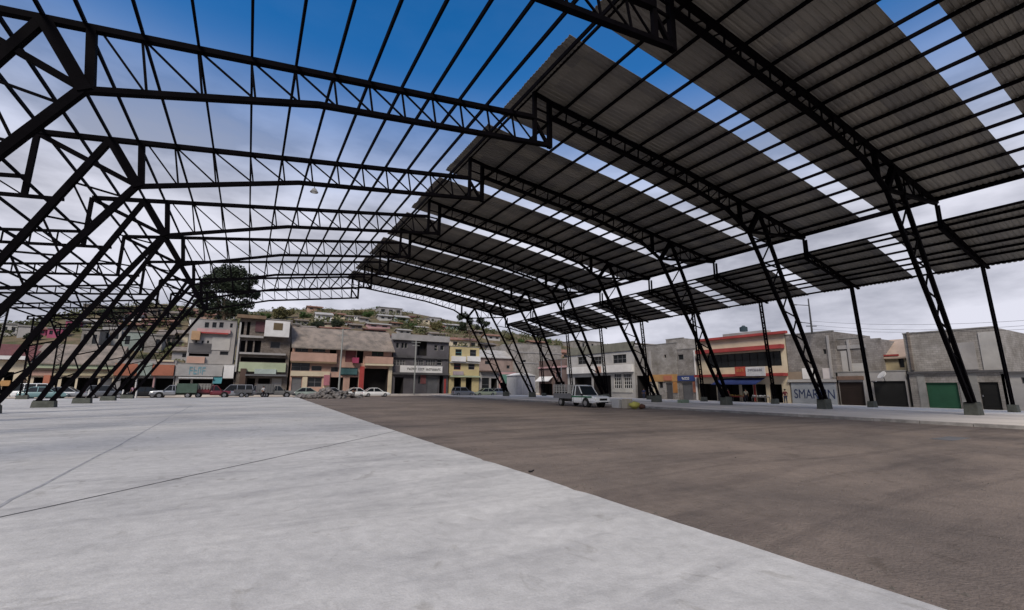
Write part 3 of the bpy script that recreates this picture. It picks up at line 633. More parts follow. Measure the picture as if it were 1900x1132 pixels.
building(FAR, 'building', 'dark grey three-storey block with a long white sign band of black lettering', 'building', (728, 632, 832, 735), P('slate', (.115, .105, .115), var=.15, stain=.25),
  ops=[(735, 636, 741, 646, WN, LGREY), (745, 636, 750, 646, WN, LGREY), (751, 636, 756, 646, WN, LGREY), (774, 634, 792, 660, 'bare'), (806, 640, 812, 651, WN, LGREY), (817, 641, 824, 650, WN, LGREY), (731, 667, 752, 678, G, GREY), (768, 667, 786, 678, G, GREY), (790, 667, 808, 678, G, GREY), (811, 667, 820, 678, WN, LGREY), (732, 700, 748, 735, O), (776, 698, 780, 712, WN), (792, 697, 813, 735, SH, STEELGREY), (815, 697, 822, 735, O)],
  ext=[('fascia', (727, 622, 833, 633), -.3, .5, GREY), ('signboard', (742, 679, 820, 691.5), 0, .25, WHITE, ('glyph', .16, .96, .35, .68, mat('black_letters', (.015, .015, .015)), [6, 4, 10], 4)), ('ledge', (728, 692, 832, 695.5), 0, .6, DGREY), ('wall_panel', (780, 696, 790, 712), .01, .08, P('dusty_red', (.28, .08, .08))), ('wall_panel', (823.5, 703, 827, 733), 0, .1, RED), ('slab', (729, 661, 831, 665), 0, .35, DGREY)])
building(FAR, 'house', 'narrow yellow three-storey house with white balconies', 'house', (834, 644, 889, 735), YELLOW,
  ops=[(845, 648, 857, 660, WN, TEAL), (872, 649, 884, 661, WN), (842, 674, 855, 686, WN, P('crimson', (.25, .01, .05))), (869, 675, 881, 686, WN, LILAC), (842, 701, 855, 735, O), (864, 701, 875, 735, O)],
  ext=[('balcony', (837, 661.5, 862, 671), 0, .7, WHITE), ('balcony', (866, 661.5, 889, 671), 0, .7, WHITE), ('balcony', (840, 689, 858, 696), 0, .6, LILAC), ('ledge', (834, 697, 889, 700), 0, .7, PGREEN), ('slab', (834, 672, 889, 674), 0, .5, LGREY)])
building(FAR, 'house', 'low grey house with a dark doorway right of the yellow house', 'house', (890, 690, 925, 735), GREY,
  ops=[(894, 701, 908, 727, WN), (911, 702, 922, 735, O)], ext=[('ledge', (890, 688, 925, 690.5), -.2, .8, BROWN)])
building(FAR, 'shop', 'dark open shop under a rounded green awning', 'shop', (926, 690, 957, 735), PINK,
  ops=[(929, 710, 955, 735, O)], ext=[('awning', (927, 695, 956, 712), 0, 1.8, P('awning_green', (.06, .16, .12)))])
building(Plane('Y', 98.0), 'building', 'unpainted pinkish block house above the green awning', 'house', (888, 664, 953, 726), P('dust_pink', (.34, .24, .2), var=.2, stain=.3), zbase=0, ops=[(900, 670, 910, 676, WN), (940, 678, 946, 684, WN)], gable=(652, TIN, .4))
building(Plane('Y', 97.0), 'building', 'tall windowless concrete-block hall behind the white kiosk', 'building', (955, 640, 1042, 730), PALE_BLOCK, zbase=0, depth=16,
  ops=[(970, 668, 976, 674, WN), (1010, 690, 1018, 700, WN)], ext=[('slab', (955, 654, 1042, 656), 0, .12, GREY), ('slab', (955, 673, 1042, 675), 0, .12, GREY)])
# --- right hand row (facades along the far side of the pavement)
building(RIG, 'shop', 'brown low shop with a white awning where the right row meets the far street', 'shop', (1000, 668, 1052, 735), P('umber', (.20, .13, .11), stain=.3),
  ops=[(1003, 712, 1025, 735, O), (1030, 680, 1042, 700, WN, PINK), (1030, 708, 1048, 735, O)], ext=[('awning', (1001, 699, 1026, 708), 0, 1.2, WHITE), ('slab', (1000, 680, 1052, 683), 0, .3, PINK)])
building(RIG, 'building', 'two-storey white building with tall window grilles behind the parked truck', 'building', (1053, 646, 1178, 738), LGREY,
  ops=[(1072, 662, 1088, 676, WN), (1096, 662, 1116, 676, WN, STEELGREY), (1137, 658, 1162, 674, WN, STEELGREY), (1067, 700, 1098, 738, O), (1102, 697, 1134, 738, O), (1139, 693, 1153, 721, G, WHITE), (1157, 693, 1172, 721, G, WHITE)],
  ext=[('fascia', (1056, 679, 1176, 692), 0, .6, WHITE), ('ledge', (1137, 722, 1174, 728), 0, .15, P('cream_white', (.6, .58, .52))), ('wall_panel', (1110, 680, 1120, 692), .6, .7, PEACH), ('wall_panel', (1053, 640, 1178, 655), 0, .2, P('mossy', (.22, .21, .16), stain=.4))])
building(RIG, 'building', 'raw block building with an orange shopfront on its ground floor', 'building', (1179, 640, 1258, 741), PALE_BLOCK,
  ops=[(1183, 697, 1203, 741, O), (1232, 658, 1236, 664, WN), (1223, 708, 1230, 720, WN, DGREY), (1236, 711, 1248, 741, DR, DGREY)],
  ext=[('fascia', (1205, 695, 1257, 708), 0, .15, OCHRE), ('wall_panel', (1213, 708.5, 1221, 729), 0, .12, CREAM), ('wall_panel', (1249.5, 708.5, 1257, 729), 0, .12, P('bright_orange', (.55, .22, .03))), ('signboard', (1233, 697, 1248, 706), .15, .25, ORANGE), ('pillar', (1205, 652, 1209, 694), 0, .12, GREY)])
building(Plane('X', 59.0), 'rooftop_block', 'stepped unfinished block storey standing taller than its neighbours', 'building', (1236, 629, 1268, 660), PALE_BLOCK, zbase=4, depth=5, ops=[(1252, 658, 1270, 668, WN)])
building(RIG, 'shop', 'grey block shop with a blue sign over its roller shutter', 'shop', (1259, 648, 1293, 742), GREY_BLOCK,
  ops=[(1251, 658, 1268, 668, WN), (1266, 711, 1285, 742, SH, STEELGREY)], ext=[('signboard', (1258.5, 697, 1290, 707), 0, .2, BLUE, ('glyph', .3, .75, .25, .7, WHITE, [5], 2)), ('wall_panel', (1286.5, 708, 1292.5, 728), 0, .1, ORANGE), ('pillar', (1291, 650, 1293, 742), 0, .2, WHITE)])
building(RIG, 'building', 'cream building with red bands and one long dark glazed floor', 'building', (1295, 626, 1462, 748), CREAM,
  ops=[(1312, 655, 1450, 681, WN, P('frame_black', (.01, .01, .01))), (1298, 712, 1330, 748, O), (1340, 713, 1372, 748, O), (1378, 713, 1398, 748, O), (1404, 713, 1422, 748, O), (1430, 713, 1452, 748, O)],
  ext=[('fascia', (1296, 622, 1462, 626.5), 0, .5, RED), ('ledge', (1296, 645, 1456, 652), 0, .8, RED), ('ledge', (1296, 694, 1462, 699), 0, 1.0, RED), ('signboard', (1374, 681, 1393, 698), 1.0, 1.2, P('sign_red', (.6, .05, .02)), ('glyph', .15, .85, .45, .8, P('sign_orange', (.7, .25, .05)), [3], 3)), ('signboard', (1394, 681, 1429, 698), 1.0, 1.2, P('sign_white', (.75, .74, .76)), ('glyph', .12, .9, .52, .78, P('sign_grey', (.2, .2, .26)), [8], 5)), ('awning', (1338, 702, 1420, 714), 0, 2.2, BLUE), ('wall_panel', (1400, 714, 1403, 745), 0, .15, RED), ('pillar', (1334, 700, 1339, 748), 0, .3, DGREY), ('parapet', (1338, 616, 1418, 622), -1.5, -.3, GREY)])
wt = root('water_tank', atX(1380, 614, 58), 'small dark water tank on the roof of the red-banded building', 'tank'); p = atX(1380, 615, 58)
b = MB(); b.cyl(p, p+Vector((0,0,.55)), .5, 14); b.cyl(p+Vector((0,0,.55)), p+Vector((0,0,.72)), .5, 14, .2); b.build('tank_body', P('tank', (.03, .06, .08)), wt, smooth=False)
b = MB(); b.cyl(p+Vector((0,0,.72)), p+Vector((0,0,.8)), .18, 10); b.build('lid', DGREY, wt)
building(RIG, 'building', 'windowless grey block wall building with blue painted letters at street level', 'building', (1463, 618, 1553, 752), GREY_BLOCK,
  ops=[(1527, 648, 1533, 657, WN), (1488, 628, 1496, 631, 'bare')],
  ext=[('painted_wall', (1470, 711, 1553, 752), 0, .06, P('whitewash_blue', (.36, .39, .43), var=.18, stain=.25), ('text', 'SMARTIN', .06, .96, .3, .72, P('navy', (.02, .04, .13)))), ('poster', (1489, 683, 1516, 703), 0, .05, WHITE), ('poster', (1527, 683, 1544, 703), 0, .05, P('poster_pink', (.62, .56, .55))), ('pillar', (1538, 622, 1542, 700), 0, .15, GREY), ('slab', (1463, 704, 1553, 709), 0, .25, LGREY), ('wall_panel', (1463, 690, 1488, 706), 0, .05, P('sandy', (.3, .22, .15)))])
building(RIG, 'building', 'grey block building with wide black garage shutters below', 'building', (1554, 690, 1684, 757), GREY,
  ops=[(1558, 709, 1604, 757, SH, P('rust_black', (.035, .02, .016))), (1622, 707, 1683, 757, SH, P('shutter_black', (.018, .018, .018)))],
  ext=[('pillar', (1606, 706, 1620, 757), 0, .15, GREY), ('slab', (1554, 698, 1603, 705), 0, .2, P('rust_band', (.22, .13, .09)))])
building(Plane('X', 56.6), 'building', 'upper storeys of raw grey blocks with a patched window above the garages', 'building', (1554, 628, 1607, 690), GREY_BLOCK, zbase=3.2, depth=8,
  ops=[], ext=[('wall_panel', (1562, 651, 1573, 690), 0, .06, LGREY), ('slab', (1554, 640, 1607, 647), 0, .12, GREY), ('pillar', (1575, 630, 1579, 690), 0, .18, GREY), ('wall_panel', (1582, 674, 1604, 690), 0, .05, LGREY)])
building(Plane('X', 62.0), 'house', 'grey block house with a leafy top seen behind the slim post', 'house', (1600, 630, 1637, 692), PALE_BLOCK, zbase=1, depth=8, ops=[(1618, 664, 1626, 676, WN)])
building(Plane('X', 61.0), 'house', 'cream house with a red line under its gable behind the garages', 'house', (1634, 664, 1682, 700), P('butter', (.55, .44, .24), var=.08), zbase=1, depth=8,
  ops=[(1667, 657, 1677, 682, WN, BROWN)], ext=[('ledge', (1634, 658, 1668, 661), 0, .25, RED)], gable=(634, P('salmon_roof', (.5, .36, .27), var=.1), .3))
building(RIG, 'building', 'big pale block warehouse with a green roller door and a black door', 'building', (1685, 613, 1862, 766), PALE_BLOCK, depth=12,
  ops=[(1721, 710, 1781, 766, SH, GREEN), (1820, 709, 1857, 766, DR, P('black_door', (.012, .012, .012)))],
  ext=[('slab', (1685, 688, 1862, 692), 0, .25, DGREY), ('wall_panel', (1706, 694, 1720, 766), 0, .05, P('rendered_wall', (.37, .36, .34), stain=.35)), ('wall_panel', (1783, 693, 1818, 766), 0, .06, P('rendered_wall', (.37, .36, .34))), ('pillar', (1688, 616, 1692, 687), 0, .2, BROWN_BLOCK), ('wall_panel', (1820, 615, 1861, 687), 0, .07, LGREY), ('wall_panel', (1776, 635, 1812, 686), 0, .06, GREY)])
building(RIG, 'boundary_wall', 'low rendered wall running off the right edge past the warehouse', 'wall', (1863, 693, 1960, 770), LGREY, depth=3, ops=[(1895, 700, 1915, 712, WN)], ext=[('slab', (1863, 689, 1960, 694), -.3, .2, DGREY)])
building(Plane('X', 74.0), 'house', 'brick-red house peeping over the wall at the right edge', 'house', (1872, 662, 1925, 700), P('brick_red', (.3, .11, .07), var=.15, stain=.2), zbase=1, depth=7, ops=[(1885, 670, 1892, 680, WN)])
# kiosk
kq0, kq1, _, kz = Plane('Y', 80.0).rect((956, 697, 993, 732))
ko = root('kiosk', ((kq0+kq1)/2, 81.5, -.15), 'white metal kiosk box with a pitched top beside the green awning', 'kiosk')
b = MB(); b.box((kq0, 80, -.15), (kq1, 83.5, kz)); b.build('wall', P('kiosk_white', (.5, .5, .52), var=.08, stain=.2), ko)
b = MB(); b.prism([(kq0-.2, 79.8, kz+.003), (kq1+.2, 79.8, kz+.003), ((kq0+kq1)/2+.6, 79.8, kz+.55), ((kq0+kq1)/2-.6, 79.8, kz+.55)], (0, 3.9, 0)); b.build('roof', WHITE, ko)
b = MB()
for i in range(3): x = kq0+.25+(kq1-kq0-.3)/3*i; b.box((x, 79.93, .1), (x+(kq1-kq0)/3-.25, 79.997, kz-.3))
b.build('panel', P('kiosk_grey', (.36, .36, .4), stain=.2), ko)
# tilted satellite dish on the garages
p = atX(1638, 697, 55.1); sd_o = root('satellite_dish', p, 'white dish on a bracket above the black garage shutters', 'dish')
b = MB(); b.cyl(p, p+Vector((-.1, .08, .1)), .4, 18, .46); b.build('dish', WHITE, sd_o)
b = MB(); b.beam(p, (56.0, p.y+.2, p.z-.5), .06, .06); b.beam(p+Vector((-.1, .6, -.55)), (56.0, p.y+1.6, p.z-.62), .1, .1); b.build('bracket', RIM, sd_o)

# ------------------------------------------------------------------ vehicles (built at the origin facing +X, then placed)
def wheel(par, x, y, r, w_=.2):
    s_ = 1 if y > 0 else -1
    t = MB(); t.cyl((x, y-w_/2, r), (x, y+w_/2, r), r, 20); o = t.build('wheel', TYRE, par, bevel=.02)
    q = MB(); q.cyl((x, y+s_*(w_/2-.01), r), (x, y+s_*(w_/2+.015), r), r*.62, 14); q.cyl((x, y+s_*(w_/2+.01), r), (x, y+s_*(w_/2+.035), r), r*.2, 8); q.build('rim', RIM, o)
def loft(mb, secs, mi=0):
    """secs: list of rings (same count) -> closed skin"""
    n = len(secs[0]); b = len(mb.v)
    for s_ in secs: mb.v += [Vector(p) for p in s_]
    for i in range(len(secs)-1):
        for j in range(n): mb.f.append([b+i*n+j, b+i*n+(j+1)%n, b+(i+1)*n+(j+1)%n, b+(i+1)*n+j]); mb.m.append(mi)
    mb.f.append([b+j for j in range(n)][::-1]); mb.m.append(mi); mb.f.append([b+(len(secs)-1)*n+j for j in range(n)]); mb.m.append(mi)
def body_ring(x, hw, zb, zt, tuck=.06):
    return [(x, -hw+tuck, zb), (x, -hw, zb+(zt-zb)*.3), (x, -hw+.01, zb+(zt-zb)*.72), (x, -hw+tuck+.03, zt), (x, hw-tuck-.03, zt), (x, hw-.01, zb+(zt-zb)*.72), (x, hw, zb+(zt-zb)*.3), (x, hw-tuck, zb)]
def cabin(par, xs, hw, zb, zt, paint, pillars=(0,)):
    x0, x1, x2, x3 = xs     # rear base, rear top, front top, front base
    g = MB(); hb, ht = hw-.06, hw-.2
    g.hexa([(x0,-hb,zb),(x3,-hb,zb),(x3,hb,zb),(x0,hb,zb),(x1,-ht,zt),(x2,-ht,zt),(x2,ht,zt),(x1,ht,zt)]); g.build('glazing', GLASS, par)
    r = MB(); r.hexa([(x1-.06,-ht-.03,zt-.03),(x2+.06,-ht-.03,zt-.03),(x2+.06,ht+.03,zt-.03),(x1-.06,ht+.03,zt-.03),(x1+.1,-ht+.08,zt+.045),(x2-.12,-ht+.08,zt+.045),(x2-.12,ht-.08,zt+.045),(x1+.1,ht-.08,zt+.045)])
    for s_ in (-1, 1):
        r.beam((x0, s_*(hb+.012), zb), (x1, s_*(ht+.012), zt), .07, .07, side=(0,1,0)); r.beam((x3, s_*(hb+.012), zb), (x2, s_*(ht+.012), zt), .06, .07, side=(0,1,0))
        for p in pillars:
            xm = x1+(x2-x1)*p; r.beam((xm, s_*(hb+.014), zb), (xm, s_*(ht+.014), zt), .05, .08, side=(0,1,0))
    r.build('roof', paint, par)
def sedan(loc, rz, paint, label, L=4.5, W=1.72, H=1.45, kind='car', cat='car', grp='cars parked along the far street'):
    t = root('parked_'+kind if kind != 'car' else 'parked_car', (0, 0, 0), label, cat, grp); h = L/2; van = kind == 'van'; suv = kind == 'suv'
    gc_ = .2; belt = H*(.62 if not van else .55); hood = belt-.06
    b = MB(); hw = W/2
    st = [(-h, hw-.14, gc_+.14, belt-.12), (-h+.12, hw-.03, gc_+.02, belt-.03), (-h*.5, hw, gc_, belt), (0, hw, gc_, belt), (h*.42, hw, gc_, belt-.01), (h*.8, hw-.03, gc_+.02, hood-.08), (h-.1, hw-.08, gc_+.05, hood-.2), (h, hw-.2, gc_+.13, hood-.3)]
    if van: st = st[:5]+[(h*.8, hw-.02, gc_, belt-.03), (h-.08, hw-.06, gc_+.05, belt-.12), (h, hw-.16, gc_+.12, belt-.25)]
    loft(b, [body_ring(*q) for q in st]); b.build('body', paint, t, smooth=False, bevel=.03)
    cabin(t, (-h+.12, -h+.28, h*.45, h*.8) if van else (-h+.1, -h+.4, h*.12, h*.42) if suv else (-h*.82, -h*.45, h*.1, h*.46), hw, belt-.04, H, paint, (.3, .68) if van else (.45,))
    for x in (-h*.6, h*.62):
        for y in (-hw+.09, hw-.09): wheel(t, x, y, .31)
    for y in (-hw+.28, hw-.28):
        q = MB(); q.box((h-.14, y-.17, hood-.36), (h-.015, y+.17, hood-.24)); q.build('headlight', LAMPG, t)
        q = MB(); q.box((-h+.02, y-.14, belt-.34), (-h-.02, y+.14, belt-.2)); q.build('tail_light', REDLAMP, t)
    q = MB(); q.box((h-.12, -hw+.12, gc_+.03), (h+.05, hw-.12, gc_+.2)); q.build('bumper', STEELGREY, t); q = MB(); q.box((-h-.05, -hw+.12, gc_+.05), (-h+.1, hw-.12, gc_+.22)); q.build('bumper', STEELGREY, t)
    t.location = loc; t.rotation_euler[2] = rz; return t
def pickup(loc, rz, paint, label, L=5.3, W=1.78, H=1.72, cargo='cage', stripe=None, bedmat=None, grp=None, detail=False):
    t = root('pickup_truck', (0, 0, 0), label, 'truck', grp); h = L/2; hw = W/2; belt = 1.06; gc_ = .36
    b = MB(); loft(b, [body_ring(*q) for q in [(-.25, hw-.04, gc_, belt), (.0, hw, gc_, belt), (h*.35, hw, gc_, belt), (h*.42, hw, gc_+.0, belt-.0), (h*.86, hw-.03, gc_+.03, belt-.07), (h-.06, hw-.08, gc_+.06, belt-.15), (h, hw-.16, gc_+.12, belt-.24)]])
    b.build('body', paint, t, bevel=.03)
    cabin(t, (-.22, -.1, h*.2, h*.42), hw, belt-.04, H, paint, (.42,))
    bed = MB(); x0, x1 = -h, -.3
    bed.box((x0, -hw-.05, .72), (x1, hw+.05, .82)); bed.box((x0, -.35, .42), (x1, .35, .72))
    for s_ in (-1, 1): bed.box((x0, s_*(hw+.05), .82), (x1, s_*(hw+.01), 1.18))
    bed.box((x0, -hw, .82), (x0+.05, hw, 1.18)); bed.box((x1-.05, -hw, .82), (x1, hw, 1.3)); bed.build('cargo_bed', bedmat or STEELGREY, t)
    if cargo == 'cage':
        c = MB(); zt = 1.95
        for s_ in (-1, 1):
            y = s_*(hw+.03)
            for i in range(7): x = x0+.03+(x1-x0-.06)*i/6; c.beam((x, y, 1.15), (x, y, zt), .07, .07)
            for z in (1.38, 1.58, 1.78, zt): c.beam((x0, y, z), (x1, y, z), .05, .09)
        for z in (1.38, 1.58, 1.78, zt):
            c.beam((x0+.03, -hw, z), (x0+.03, hw, z), .04, .06, side=(1,0,0)); c.beam((x1-.03, -hw, z), (x1-.03, hw, z), .04, .06, side=(1,0,0))
        c.build('stake_cage', P('cage_grey', (.42, .41, .38), var=.2, stain=.2), t)
    elif cargo == 'box':
        c = MB(); c.box((x0, -hw-.02, 1.18), (x1, hw+.02, 2.0)); c.build('cargo_box', bedmat, t); c = MB()
        for i in range(7): x = x0+.1+(x1-x0-.2)*i/6; c.box((x-.03, -hw-.05, .84), (x+.03, -hw-.021, 1.98))
        c.build('slat', STEELGREY, t)
    if stripe:
        c = MB()
        for s_ in (-1, 1): c.box((-.22, s_*(hw+.006), .86), (h*.84, s_*(hw-.04), .98)); 
        c.build('stripe', stripe, t)
    for x in (-h*.62, h*.58):
        for y in (-hw+.07, hw-.07): wheel(t, x, y, .37, .23)
    a = MB()
    for s_ in (-1, 1): a.cyl((h*.58, s_*(hw-.3), .40), (h*.58, s_*(hw+.003), .40), .46, 18)
    a.build('wheel_arch', TYRE, t)
    q = MB(); q.box((h-.12, -.42, .62), (h+.02, .42, .8)); q.build('grille', TYRE, t); q = MB(); q.box((h-.1, -.5, .4), (h+.055, .5, .5)); q.build('air_intake', TYRE, t)
    q = MB(); q.box((h-.16, -hw+.1, .5), (h+.05, hw-.1, .6)); q.build('bumper', paint, t)
    for s_ in (-1, 1):
        q = MB(); q.box((h-.2, s_*(hw-.1)-.16*s_, .64), (h-.01, s_*(hw-.1)+.02*s_, .8)); q.build('headlight', LAMPG, t)
        q = MB(); q.box((h*.42, s_*(hw-.02), 1.04), (h*.46, s_*(hw+.16), 1.2)); q.build('side_mirror', TYRE, t)
        q = MB(); q.box((-h-.02, s_*(hw-.12)-.06, .85), (-h+.01, s_*(hw-.12)+.06, 1.1)); q.build('tail_light', REDLAMP, t)
    if detail:
        q = MB()
        for s_ in (-1, 1): q.box((.02, s_*(hw+.004), .4), (.04, s_*(hw-.02), 1.03)); q.box((h*.4, s_*(hw+.004), .4), (h*.4+.02, s_*(hw-.02), 1.0))
        q.build('door_seam', TYRE, t)
        q = MB(); q.box((h+.021, -.2, .52), (h+.058, .2, .6)); q.build('number_plate', LAMPG, t)
    t.location = loc; t.rotation_euler[2] = rz; return t
CARW = mat('car_white', (.72, .73, .73), rough=.3, var=.03, coat=.6, spec=.5); CARS = mat('car_silver', (.30, .31, .33), rough=.3, var=.05, coat=.6, metal=.4)
CARG = mat('car_grey', (.10, .105, .12), rough=.3, var=.05, coat=.6); CARM = mat('car_maroon', (.16, .02, .03), rough=.35, var=.08, coat=.5)
CART = mat('car_teal', (.14, .24, .25), rough=.35, var=.05, coat=.5); CARC = mat('car_cream', (.5, .55, .38), rough=.3, var=.05, coat=.5)
CAR_GREEN = mat('truck_green', (.02, .13, .06), rough=.4)
pickup((27.0, 33.6, -.15), R_(-90), CARW, 'white pickup with green stripe and empty stake cage parked by the right kerb', L=6.1, W=1.9, H=1.9, stripe=CAR_GREEN, detail=True)
def far_x(u, Y): return atY(u, 730, Y).x
fars = [('van', 68, 81, CARW, 'white van half hidden behind the footing at the far left', 0), ('car', 83, 78.5, CART, 'grey-teal car on the far street at the left, beside the silver one', 0),
 ('car', 124, 79.5, CARS, 'silver sedan on the far street just right of the nearest visible left footing', 0), ('suv', 200, 80, CARG, 'grey suv parked before the end of the orange fascia', 0),
 ('car', 262, 81.5, P('car_black', (.02, .02, .025)), 'black car in front of the dark shop below the orange fascia', 180),
 ('van', 440, 80, CARS, 'silver van parked left of the dark four-storey house', 180), ('car', 572, 81, P('mintcar', (.34, .42, .38)), 'pale green car behind the rubble heap', 0), ('car', 618, 79.5, CARS, 'silver sedan behind the right half of the rubble heap', 0),
 ('car', 655, 81.5, CARW, 'white sedan on the far street nose hidden by the dark standing person', 180), ('car', 697, 79, CARW, 'clean white sedan under the peach building garage on the far street', 0),
 ('suv', 859, 80.5, CARS, 'silver suv parked before the yellow house', 0), ('car', 899, 80, CARC, 'pale yellow-green car right of the silver suv', 180), ('car', 926, 82.5, CARS, 'small silver car parked before the green awning', 0)]
for kd, u, Y, pm, lb, rz in fars: sedan((far_x(u, Y), Y, -.15), R_(rz), pm, lb, kind=kd, H={'van': 1.85, 'suv': 1.65, 'car': 1.45}[kd], L=4.3 if kd != 'car' else 4.6)
pickup((far_x(323, 79), 79, -.15), R_(180), CARS, 'green box truck parked before the cyan lettered shop', cargo='box', bedmat=P('tarp_green', (.10, .17, .13), var=.2, stain=.3), grp='trucks on the far street')
pickup((far_x(394, 80), 80, -.15), 0, CARM, 'maroon pickup loaded with produce below the teal awning', cargo='cage', bedmat=CARM, grp='trucks on the far street')
pickup((far_x(472, 79.5), 79.5, -.15), 0, CARG, 'dark grey pickup, left one of the pair before the dark four-storey house', cargo='', grp='trucks on the far street')
pickup((far_x(511, 79.2), 79.2, -.15), 0, P('pickup_grey', (.2, .2, .2)), 'mid grey pickup, right one of the pair before the dark four-storey house', cargo='box', bedmat=P('tarp_grey', (.2, .2, .2), stain=.2), grp='trucks on the far street')

# ------------------------------------------------------------------ people
def person(loc, rz, top, leg, label, pose='stand', h_=1.7):
    t = root('person', (0, 0, 0), label, 'person', 'people around the market')
    k = h_/1.72; rnd = random.Random(label); st = .14 if pose == 'walk' else .03
    J = {'pel': (0,0,.93), 'spi': (0,0,1.12), 'che': (0,.01,1.32), 'nec': (0,.01,1.47), 'hed': (0,.0,1.60), 'top': (0,-.005,1.70),
         'hl': (-.1,0,.88), 'kl': (-.11,-st,.49), 'al': (-.11,-st*.4,.09), 'tl': (-.12,-st*.4-.17,.04), 'hr': (.1,0,.88), 'kr': (.11,st*.3,.49), 'ar': (.11,st*1.6,.09), 'tr': (.12,st*1.6-.17,.04),
         'sl': (-.19,.01,1.42), 'el': (-.25,.03,1.14), 'wl': (-.26,-.06-st*.4,.90), 'fl': (-.26,-.09-st*.4,.80), 'sr': (.19,.01,1.42), 'er': (.25,.03,1.14), 'wr': (.26,-.06+st,.90), 'fr': (.26,-.09+st,.80)}
    E_ = [('pel','spi'),('spi','che'),('che','nec'),('nec','hed'),('hed','top'),('pel','hl'),('hl','kl'),('kl','al'),('al','tl'),('pel','hr'),('hr','kr'),('kr','ar'),('ar','tr'),('che','sl'),('sl','el'),('el','wl'),('wl','fl'),('che','sr'),('sr','er'),('er','wr'),('wr','fr')]
    RR = dict(pel=.12, spi=.11, che=.13, nec=.05, hed=.095, top=.07, hl=.085, kl=.052, al=.035, tl=.03, hr=.085, kr=.052, ar=.035, tr=.03, sl=.05, el=.036, wl=.026, fl=.03, sr=.05, er=.036, wr=.026, fr=.03)
    def skin(name, keys, grow, mt, par, cut=None):
        ks = [q for q in J if q in keys]; me = bpy.data.meshes.new(name)
        P_ = {q: Vector(J[q]) for q in ks}
        if cut: P_.update({q: Vector(c) for q, c in cut.items()})
        me.from_pydata([tuple(P_[q]*k) for q in ks], [(ks.index(a), ks.index(b)) for a, b in E_ if a in keys and b in keys], []); me.materials.append(mt)
        o = bpy.data.objects.new(name, me); COL.objects.link(o); o.parent = par
        md = o.modifiers.new('skin', 'SKIN'); md.use_smooth_shade = True; o.modifiers.new('sub', 'SUBSURF').levels = 1
        for i, q in enumerate(ks): r = (RR[q]+grow)*k; me.skin_vertices[0].data[i].radius = (r, r*(.78 if q in ('pel','spi','che') else 1))
        me.skin_vertices[0].data[0].use_root = True
        dg = bpy.context.evaluated_depsgraph_get(); dg.update(); me2 = bpy.data.meshes.new_from_object(o.evaluated_get(dg)); o.modifiers.clear(); o.data = me2; return o
    b = skin('body', set(J), 0, SKIN, t)
    skin('trousers', {'pel','hl','kl','al','hr','kr','ar'}, .018, leg, t); skin('shirt', {'spi','che','sl','el','sr','er','pel'}, .02, top, t)
    q = MB(); q.blob((0, .015*k, 1.66*k), .115*k, 3, .05, 2, sq=(.95, 1.0, .85)); q.build('hair', HAIR, t, smooth=True)
    q = MB()
    for s_ in (-1, 1): q.box((s_*.11*k-.05, -.2*k, 0), (s_*.11*k+.05, .06, .08))
    q.build('shoes', TYRE, t)
    t.location = loc; t.rotation_euler[2] = rz; return t
pp = gnd(668, 739, -.15); person((pp.x, 74.5, -.15), 0, P('shirt_black', (.015, .015, .018)), P('trousers_dark', (.02, .02, .03)), 'person in dark clothes standing on the asphalt before the white sedans')
pp = atY(489, 725, 76.5); person((pp.x, 76.5, -.15), R_(30), P('shirt_white', (.65, .65, .65)), P('trousers_dark', (.02, .02, .03)), 'person in a white top between the two grey pickups', 'walk')
pp = atY(246, 730, 76); person((pp.x, 76, -.15), R_(-20), P('shirt_pink', (.4, .2, .28)), P('jeans', (.05, .07, .13)), 'person in a pinkish top at the far slab end left of the green box truck', 'walk')
pp = atX(1352, 745, 53.2); person((53.2, pp.y, -.2), R_(70), P('shirt_red', (.35, .06, .04)), P('jeans', (.05, .07, .13)), 'person in a red top under the blue awning', 'stand')
pp = atX(1385, 745, 53.8); person((53.8, pp.y, -.2), R_(-80), P('shirt_cream', (.5, .45, .3)), P('trousers_dark', (.02, .02, .03)), 'person in a cream top beside the shop pillar under the blue awning', 'walk')
pp = atX(1458, 745, 54); person((54, pp.y, -.2), R_(-90), P('shirt_maroon', (.22, .03, .04)), P('jeans', (.05, .07, .13)), 'person in a maroon jacket at the right end of the red-banded building', 'stand')
pp = atX(1195, 740, 53.5); person((53.5, pp.y, -.2), R_(-60), P('shirt_blue', (.04, .08, .22)), P('jeans', (.05, .07, .13)), 'person in a blue jacket on the street left of the orange shopfront', 'stand')

# ------------------------------------------------------------------ things by the kerb, rubble, shop goods
def sack(u, v, z, sc, mt, name, label, cat, seed):
    p = gnd(u, v, z); b = MB(); b.blob((p.x, p.y, z+.27*sc), .42*sc, seed, .2, 2, sq=(1.1, .8, .68)); b2 = tag(b.build(name, mt, smooth=True), label, cat)
def crate(u, v, z, dims, mt, label):
    p = gnd(u, v, z); x, y = p.x, p.y; t = root('crate', (x, y, z), label, 'crate', 'crates by the right kerb'); w_, d_, h_ = dims
    b = MB()
    for s_ in (-1, 1): b.box((x-w_/2, y+s_*d_/2, z+.02), (x+w_/2, y+s_*(d_/2-.03), z+h_)); b.box((x+s_*w_/2, y-d_/2+.031, z+.02), (x+s_*(w_/2-.03), y+d_/2-.031, z+h_))
    b.box((x-w_/2+.031, y-d_/2+.031, z+.02), (x+w_/2-.031, y+d_/2-.031, z+.05)); b.build('crate_body', mt, t)
    b = MB(); 
    for i in range(3): zz = z+h_*(.25+.28*i); b.box((x-w_/2-.012, y-d_/2-.012, zz), (x+w_/2+.012, y+d_/2+.012, zz+.05))
    b.build('slat', mt, t)
crate(1149, 757, -.15, (.9, .9, .75), P('crate_white', (.55, .54, .52), var=.1, stain=.3), 'larger pale crate on the asphalt just right of the pickup')
